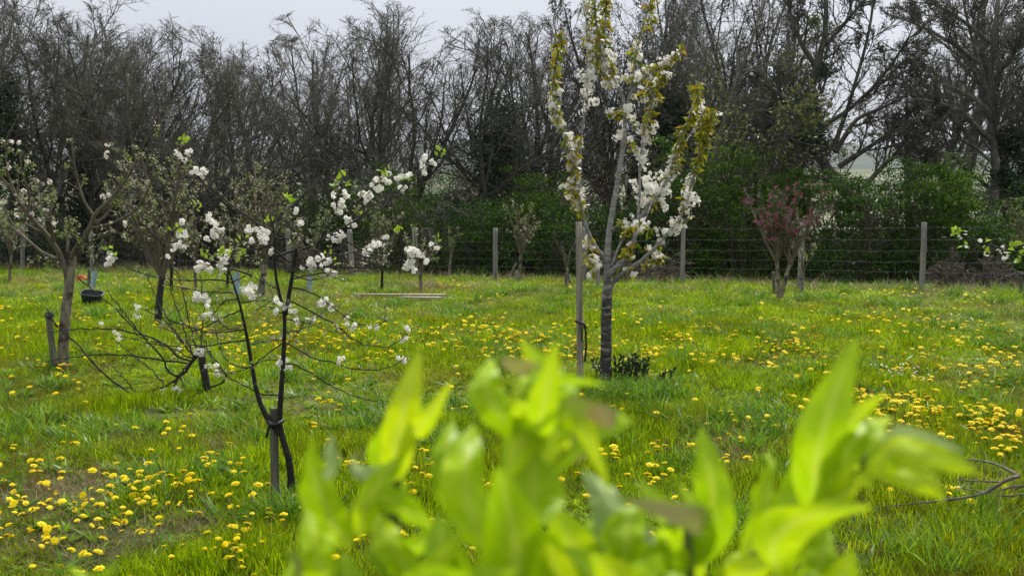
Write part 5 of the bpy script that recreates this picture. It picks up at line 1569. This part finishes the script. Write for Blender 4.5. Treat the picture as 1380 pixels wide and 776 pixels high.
HEADS = [dandelion_head(300 + k).mesh('flower_head', [M_DAND, M_DANDC, M_STEM]) for k in range(4)] + [half_closed(dandelion_head(305)).mesh('flower_head', [M_DAND, M_DANDC, M_STEM])]
STEMS = []
for k in range(3):
    r_ = np.random.default_rng(320 + k)
    P = grow(r_, np.array([[0, 0, -0.008]]), np.array([[r_.normal(0, .15), r_.normal(0, .15), -1.0]]), np.array([0.16]), 5, 0.06, 0)
    mb = MB(); mb.tubes(P, np.full((1, 5), 0.0022), 5); STEMS.append(mb.mesh('stem', [M_STEM]))

# patches: centre px, py, spread px, py, count
PATCH = [
    (60, 640, 60, 30, 22), (120, 690, 90, 30, 44), (40, 735, 60, 25, 20), (230, 665, 70, 22, 34), (300, 640, 40, 20, 16), (260, 730, 90, 25, 26), (330, 745, 50, 20, 14), (20, 700, 40, 30, 16), (300, 700, 60, 30, 10), (80, 770, 120, 15, 14), (200, 610, 120, 30, 8), (60, 530, 60, 12, 8),
    (45, 425, 50, 18, 40), (20, 460, 50, 22, 22), (140, 460, 50, 25, 34), (150, 500, 60, 15, 8), (130, 378, 60, 5, 34), (215, 383, 60, 6, 30), (70, 398, 80, 8, 10), (170, 405, 60, 14, 12),
    (320, 460, 60, 10, 44), (430, 462, 60, 12, 60), (490, 452, 50, 14, 34), (380, 430, 90, 15, 20), (520, 470, 40, 12, 20), (430, 400, 80, 10, 12), (320, 395, 60, 8, 14), (350, 500, 60, 12, 6), (470, 505, 60, 12, 8), (215, 465, 40, 20, 14),
    (600, 455, 50, 14, 40), (680, 452, 50, 14, 50), (750, 462, 50, 16, 50), (650, 480, 70, 14, 30), (760, 480, 40, 14, 26), (860, 470, 60, 16, 46), (930, 450, 60, 18, 60), (980, 475, 60, 16, 36), (880, 500, 60, 14, 16), (620, 425, 80, 14, 18), (820, 430, 90, 14, 18), (730, 400, 90, 10, 8), (615, 385, 20, 3, 14), (900, 405, 90, 14, 14),
    (1050, 460, 70, 20, 46), (1080, 500, 60, 18, 30), (1130, 440, 90, 18, 36), (1230, 455, 80, 18, 34), (1330, 445, 60, 20, 30), (1260, 500, 70, 18, 34), (1340, 500, 50, 20, 30), (1190, 420, 120, 14, 18), (1330, 400, 60, 10, 14), (1130, 392, 120, 8, 22), (1230, 400, 40, 5, 14),
    (1170, 540, 30, 10, 26), (1240, 555, 50, 14, 46), (1300, 560, 50, 18, 40), (1350, 560, 40, 22, 34), (1290, 590, 60, 14, 20), (1110, 540, 40, 16, 14), (1190, 580, 50, 16, 10), (1350, 600, 40, 12, 10), (1270, 675, 40, 10, 8), (1300, 690, 15, 8, 5), (1370, 680, 15, 12, 3),
    (880, 610, 60, 22, 16), (960, 640, 60, 30, 12), (1010, 580, 60, 20, 10), (650, 560, 120, 20, 14), (560, 630, 100, 30, 22), (500, 650, 60, 30, 12), (600, 720, 90, 30, 14), (780, 620, 60, 40, 12), (870, 680, 50, 40, 10), (900, 730, 40, 20, 8), (450, 740, 50, 20, 10), (1060, 700, 60, 30, 8), (440, 600, 60, 20, 8), (470, 555, 80, 12, 8), (740, 560, 80, 20, 8),
]
rng = np.random.default_rng(404)
cand = []
for (x, y, sx, sy, n) in PATCH:
    # within a patch the plants stand in small families
    nf = max(1, n // 4)
    fx, fy = rng.normal(x, sx * 0.75, nf), rng.normal(y, sy * 0.75, nf)
    for _ in range(int(n * 1.3)):
        j = rng.integers(0, nf)
        if rng.random() < 0.3: qx, qy = rng.normal(x, sx * 0.9), rng.normal(y, sy * 0.9)
        else: qx, qy = fx[j] + rng.normal(0, 9 + 0.02 * max(0, y - 380)), fy[j] + rng.normal(0, 2 + 0.012 * max(0, y - 380))
        if 372 < qy < 790 and -25 < qx < 1405: cand.append((qx, qy))
# a thin sprinkle everywhere
for _ in range(70):
    qy = rng.uniform(400, 770); cand.append((rng.uniform(-10, 1390), qy))
pts = []
for (qx, qy) in cand:
    g_ = G(qx, qy)
    if g_[1] < fence_y(g_[0]) - 0.3: pts.append((g_[1], g_, qx, qy))
pts.sort(key=lambda t: t[0])
near, far = pts[:300], pts[300:]
DL = (
    (lambda x, y: x < 215, 'yellow dandelion in the worn patch at lower left, left of the short stake', 'dandelions in the worn patch at lower left'),
    (lambda x, y: x < 430, 'yellow dandelion in the grass around the short stake of the forked cherry', 'dandelions around the short stake'),
    (lambda x, y: x < 800, 'yellow dandelion in the grass behind the blurred leaves, between short and tall stake', 'dandelions behind the blurred leaves'),
    (lambda x, y: x < 1090, 'yellow dandelion behind the blurred leaves, right of the white blossom cherry', 'dandelions right of the white blossom cherry'),
    (lambda x, y: True, 'yellow dandelion in the crowded drift around the fallen branches at right', 'dandelions around the fallen branches'),
)
for dd, g_, qx, qy in near:
    lab, grp = next((l_, gr) for f_, l_, gr in DL if f_(qx, qy))
    o = link('dandelion', HEADS[int(rng.integers(5))])
    h_ = rng.uniform(0.055, 0.14)
    o.location = (g_[0], g_[1], g_[2] + h_)
    s_ = rng.uniform(0.6, 1.28)
    o.scale = (s_ * 1.06, s_ * 1.06, s_ * 0.7)
    o.rotation_euler = (rng.normal(0.06, 0.34), rng.normal(0, 0.34), rng.uniform(0, 6.28))
    tag(o, lab, 'dandelion', grp)
    st = link('stem', STEMS[int(rng.integers(3))], o)
# the farther ones
V_, F_, M_, nn = [], [], [], 0
mb = MB()
hm = [dandelion_head(340 + k) for k in range(2)]
far_g = np.array([g_ for _, g_, _, _ in far])
for k, h in enumerate(hm):
    sel = np.arange(len(far_g)) % 2 == k
    pos = far_g[sel] + np.stack([0 * far_g[sel, 0], 0 * far_g[sel, 0], rng.uniform(0.06, 0.15, sel.sum())], -1)
    tv = np.concatenate(h.V); n = len(pos)
    d = nrm(np.stack([rng.normal(0, .2, n), np.ones(n), rng.normal(0, .25, n)], -1))
    R3 = frames(d, rng.uniform(-.2, .2, n))
    an = rng.uniform(0, 6.28, n)
    Rz = np.zeros((n, 3, 3)); Rz[:, 0, 0] = np.cos(an); Rz[:, 0, 1] = -np.sin(an); Rz[:, 1, 0] = np.sin(an); Rz[:, 1, 1] = np.cos(an); Rz[:, 2, 2] = 1
    R3 = np.einsum('nij,njk->nik', R3, Rz); tv = tv * np.array([1.06, 1.06, 0.62])
    s_ = rng.uniform(0.75, 1.38, n)
    off = np.cumsum([0] + [len(v) for v in h.V[:-1]])
    for f, m_ in zip(h.F, h.M):
        pass
    X = np.einsum('nij,nvj->nvi', R3, tv[None] * s_[:, None, None]) + pos[:, None, :]
    o_ = np.arange(n) * len(tv)
    for f, m_ in zip(h.F, h.M):
        mb.F.append((o_[:, None, None] + f[None]).reshape(-1, f.shape[1]) + mb.n); mb.M.append(m_)
    mb.V.append(X.reshape(-1, 3)); mb.n += n * len(tv)
tag(mb.build('dandelions', [M_DAND, M_DANDC, M_STEM], loc=(0, 0, 0)), 'yellow dandelions scattered across the farther meadow', 'dandelions', kind='stuff')

# small patch of white daisies
g0 = G(1215, 502); n = 60
pos = np.tile(g0, (n, 1)); pos[:, 0] += rng.normal(0, 0.2, n); pos[:, 1] += rng.normal(0, 0.25, n); pos[:, 2] = gz(pos[:, 0], pos[:, 1]) + rng.uniform(0.06, 0.11, n)
mb = MB(); d = nrm(np.stack([rng.normal(0, .3, n), rng.normal(-.2, .3, n), np.ones(n)], -1))
mb.quads(FLOWER_T, FLOWER_F, pos, frames(d, rng.uniform(0, 6, n)), np.full(n, 0.013), 0); mb.quads(EYE_T, EYE_F, pos, frames(d, rng.uniform(0, 6, n)), np.full(n, 0.016), 1)
tag(mb.build('daisies', [M_DAISY, M_EYE], loc=g0), 'small white flower patch in the grass right of the pink tree', 'daisies', kind='stuff')

# ------------------------------------------------------------------ blurred shrub close to the camera
m, nt, b, o = newmat('spring_leaf')
g = nt.nodes.new('ShaderNodeObjectInfo')
c = ramp(nt, g.outputs['Random'], [(0.0, (0.27, 0.44, 0.001)), (0.5, (0.40, 0.58, 0.002)), (1.0, (0.54, 0.66, 0.003))])
f = noise(nt, 60, 3, 0.6, obj=True)
c = mix(nt, c, (0.24, 0.42, 0.003), ramp(nt, f, [(0.45, (0, 0, 0)), (0.7, (.6, .6, .6))]))
ra = nt.nodes.new('ShaderNodeAttribute'); ra.attribute_name = 'rib'
c = mix(nt, c, (0.50, 0.60, 0.06), ra.outputs['Fac'])
nt.links.new(c, b.inputs['Base Color']); b.inputs['Roughness'].default_value = 0.4; b.inputs['Specular IOR Level'].default_value = 0.2
t = nt.nodes.new('ShaderNodeBsdfTranslucent'); nt.links.new(c, t.inputs['Color'])
ms = nt.nodes.new('ShaderNodeMixShader'); ms.inputs[0].default_value = 0.5
nt.links.new(b.outputs[0], ms.inputs[1]); nt.links.new(t.outputs[0], ms.inputs[2]); nt.links.new(ms.outputs[0], o.inputs['Surface'])
M_FG = m
M_FGPALE = leafmat('pale_leaf_back', [(0, (0.26, 0.36, 0.10)), (1, (0.34, 0.42, 0.16))], 0.35, 0.5)
M_FGBROWN = leafmat('withered_leaf', [(0, (0.28, 0.26, 0.07)), (1, (0.36, 0.32, 0.12))], 0.4, 0.6, patch=[(60, 0.45, 0.6, (0.20, 0.13, 0.03), 0.6), (45, 0.5, 0.62, (0.20, 0.32, 0.01), 0.8)])
M_FGSTEM = bark('green_shoot', [(0.3, (0.07, 0.10, 0.02)), (0.7, (0.14, 0.17, 0.03))], 90)

SH = [  # shoots: stem pixels, depth, leaves (base, tip, width px, bend towards camera, depth change, material)
    ('left shoot', [(540, 1020), (535, 900), (527, 780), (530, 690), (538, 610), (548, 540)], 0.50, [
        ((528, 650), (559, 470), 62, 0.012, 0.00, M_FG), ((548, 580), (609, 512), 36, 0.008, -0.03, M_FG), ((532, 632), (478, 612), 26, 0.006, 0.02, M_FGPALE),
        ((545, 690), (540, 560), 58, -0.006, -0.02, M_FG), ((482, 725), (548, 610), 48, 0.008, 0.01, M_FG), ((474, 735), (440, 582), 66, 0.010, -0.02, M_FG), ((452, 640), (442, 580), 30, 0.004, -0.03, M_FGPALE),
        ((505, 668), (600, 712), 46, 0.014, -0.01, M_FG), ((530, 730), (606, 690), 40, 0.01, -0.03, M_FG), ((565, 790), (512, 690), 60, 0.01, 0.02, M_FG), ((545, 810), (500, 735), 66, 0.01, 0.0, M_FG)]),
    ('middle shoot', [(680, 1020), (690, 900), (700, 760), (705, 640), (712, 540)], 0.44, [
        ((706, 610), (694, 456), 86, 0.012, 0.00, M_FG), ((722, 590), (742, 458), 58, 0.010, -0.03, M_FG), ((700, 590), (652, 490), 66, 0.012, 0.02, M_FG), ((740, 620), (720, 480), 90, 0.012, 0.02, M_FG),
        ((735, 545), (820, 521), 26, 0.008, -0.02, M_FG), ((712, 520), (790, 550), 34, 0.024, 0.02, M_FGBROWN), ((700, 540), (722, 706), 108, -0.018, -0.04, M_FG),
        ((738, 580), (832, 664), 42, 0.016, -0.03, M_FG), ((626, 712), (611, 566), 62, 0.012, 0.02, M_FG), ((652, 745), (640, 575), 84, 0.010, 0.03, M_FG),
        ((668, 830), (655, 632), 140, 0.014, -0.05, M_FG), ((610, 810), (590, 690), 80, 0.01, 0.0, M_FG), ((770, 790), (745, 670), 96, 0.012, -0.02, M_FG), ((740, 810), (806, 690), 84, 0.012, 0.01, M_FG),
        ((790, 590), (752, 650), 50, 0.02, -0.04, M_FG), ((820, 810), (775, 640), 70, 0.012, 0.03, M_FGPALE), ((560, 810), (690, 735), 84, 0.012, -0.04, M_FG), ((860, 810), (800, 735), 100, 0.012, -0.05, M_FG), ((700, 830), (725, 715), 120, 0.012, -0.06, M_FG), ((768, 528), (795, 606), 34, -0.012, -0.03, M_FGBROWN), ((745, 505), (792, 500), 26, 0.02, -0.04, M_FGBROWN), ((742, 520), (760, 600), 40, -0.01, -0.05, M_FG), ((640, 820), (610, 735), 80, 0.01, -0.02, M_FG), ((760, 830), (770, 740), 100, 0.01, -0.04, M_FG)]),
    ('short shoot', [(900, 1020), (915, 900), (930, 780), (925, 700)], 0.46, [
        ((944, 760), (951, 574), 74, 0.010, 0.00, M_FG), ((930, 810), (950, 676), 80, -0.004, -0.02, M_FG), ((922, 700), (834, 662), 48, 0.026, -0.01, M_FGBROWN), ((915, 690), (858, 650), 44, 0.018, 0.0, M_FG),
        ((850, 800), (872, 676), 74, 0.012, 0.02, M_FG), ((905, 810), (830, 730), 84, 0.012, 0.0, M_FG), ((885, 750), (845, 690), 50, -0.01, 0.01, M_FGPALE), ((880, 830), (880, 740), 90, 0.01, -0.02, M_FG)]),
    ('right shoot', [(900, 1010), (960, 800), (1000, 765), (1060, 725), (1120, 668), (1175, 612), (1200, 585)], 0.48, [
        ((1098, 700), (1143, 450), 84, 0.018, 0.0, M_FG), ((1168, 655), (1204, 526), 52, 0.008, -0.02, M_FG), ((1170, 630), (1318, 648), 62, 0.014, -0.03, M_FG), ((1190, 622), (1302, 604), 34, 0.012, -0.02, M_FGPALE),
        ((998, 752), (1088, 588), 70, 0.012, 0.02, M_FG), ((1070, 720), (1178, 632), 46, 0.008, -0.02, M_FG), ((1070, 810), (1186, 684), 86, 0.012, -0.03, M_FG), ((1040, 755), (1126, 696), 54, -0.008, 0.0, M_FG), ((1010, 820), (1066, 738), 76, 0.012, -0.02, M_FG), ((1110, 830), (1130, 735), 90, 0.01, -0.02, M_FG)]),
    ('low shoot', [(430, 1020), (440, 900), (438, 800), (425, 760)], 0.46, [
        ((440, 790), (410, 686), 56, 0.01, 0.0, M_FG), ((444, 810), (380, 748), 54, 0.02, -0.01, M_FGBROWN), ((425, 810), (444, 716), 56, 0.01, 0.02, M_FG), ((475, 810), (460, 745), 66, 0.01, 0.0, M_FG), ((405, 810), (400, 745), 46, 0.01, 0.0, M_FG)]),
    ('corner shoot', [(120, 1020), (118, 900), (115, 810)], 0.5, [
        ((112, 810), (152, 758), 30, 0.01, 0.0, M_FG), ((116, 810), (92, 762), 24, 0.008, 0.0, M_FG)]),
]
gb = W(690, 1020, 0.5)
root = thing('leafy_shrub', 'bright green leafy shoots of a shrub, out of focus right before the camera', 'shrub', (gb[0], 0.55, float(gz(0, 0.55))))
ro = np.array(root.location)


def fg_leaf(base, tip, w, bend, dd, d, rng):
    A, B = W(base[0], base[1], d), W(tip[0], tip[1], d + dd)
    Ln = np.linalg.norm(B - A); ax = (B - A) / Ln
    view = nrm((A + B) / 2 - np.array([0, 0, EYE]))
    side = nrm(np.cross(ax, view)); nv = np.cross(side, ax)
    yaw = rng.normal(0, 0.35); side2 = side * math.cos(yaw) + nv * math.sin(yaw); n2 = np.cross(side2, ax)
    nL, nW = 22, 9
    t = np.linspace(0, 1, nL); half = (w * 0.43 * d / FPX) / max(0.6, math.cos(yaw)) * (np.sin(np.pi * t ** 0.82) ** 0.72 * (1 - 0.18 * t) + 0.015)
    wavy = rng.normal(0, 0.03, 2) * Ln; ph = rng.uniform(0, 6.28); bow = rng.normal(0, 0.13) * Ln; tipc = rng.uniform(-0.02, 0.10) * Ln
    V = []; A_ = []
    for i in range(nL):
        c = A + ax * Ln * t[i] - nv * bend * math.sin(math.pi * t[i]) * 1.2 + side * (wavy[0] * math.sin(t[i] * 4 + 1) - wavy[0] * math.sin(1)) * t[i] + side * bow * math.sin(math.pi * t[i]) - nv * tipc * max(0, t[i] - 0.6) ** 2 * 4
        for j in np.linspace(-1, 1, nW):
            sv = abs(((t[i] * 9 - abs(j) * 1.6) % 1.0) - 0.5)
            A_.append(0.75 * max(0, 1 - abs(j) * 4) + 0.22 * (sv < 0.14))
            fold = 0.28 * abs(j) * half[i] + half[i] * (0.16 * math.sin(t[i] * 13 + j * 2 + ph) + 0.10 * math.sin(t[i] * 29 - j * 3 + ph) * abs(j))
            V.append(c + side2 * half[i] * j * 0.97 + n2 * fold)
    V = np.array(V); ii = np.arange(nL * nW).reshape(nL, nW)
    F = np.stack([ii[:-1, :-1], ii[:-1, 1:], ii[1:, 1:], ii[1:, :-1]], -1).reshape(-1, 4)
    return V, F, A_


rng = np.random.default_rng(808)
for nm, st, d, lv in SH:
    q = np.array(st, float); L = np.linspace(0, 1, len(q)); uu = np.linspace(0, 1, 26)
    Q = np.stack([np.interp(uu, L, q[:, k]) for k in range(2)], -1)
    for _ in range(5): Q[1:-1] = (Q[:-2] + 2 * Q[1:-1] + Q[2:]) / 4
    P = W(Q[:, 0], Q[:, 1], np.full(26, d + 0.01))
    # down to the ground
    low = np.array([[P[0, 0] * 0.5 + ro[0] * .5, 0.56, ro[2] - 0.03], [P[0, 0] * .8 + ro[0] * .2, 0.55, (ro[2] + P[0, 2]) / 2]])
    P = np.concatenate([low, P])
    mb = MB(); mb.tubes(P, np.concatenate([[0.006, 0.005], np.linspace(0.0042, 0.0016, 26)]), 8, cap=True)
    sh = mb.build('shoot', M_FGSTEM, root)
    lv2 = []
    for (base, tip, w, bend, dd, mt) in lv:          # smaller leaves tucked beside the large ones
        lv2.append((base, tip, w, bend, dd, mt))
        if w > 50 and mt is M_FG and nm != 'left shoot':
            a_ = math.radians(rng.choice([-1, 1]) * rng.uniform(14, 32)); k_ = rng.uniform(0.55, 0.85)
            vx, vy = tip[0] - base[0], tip[1] - base[1]
            lv2.append((base, (base[0] + k_ * (vx * math.cos(a_) - vy * math.sin(a_)), base[1] + k_ * (vx * math.sin(a_) + vy * math.cos(a_))), w * 0.62, bend, dd + rng.uniform(-0.02, 0.05), M_FG))
    for (base, tip, w, bend, dd, mt) in lv2:
        V, F, A_ = fg_leaf(base, tip, w, bend, dd, d + rng.uniform(-0.03, 0.03), rng)
        me = mesh_np('leaf', V - ro, [F], [mt])
        at = me.attributes.new('rib', 'FLOAT', 'POINT'); at.data.foreach_set('value', np.array(A_, np.float32))
        link('leaf', me, sh)
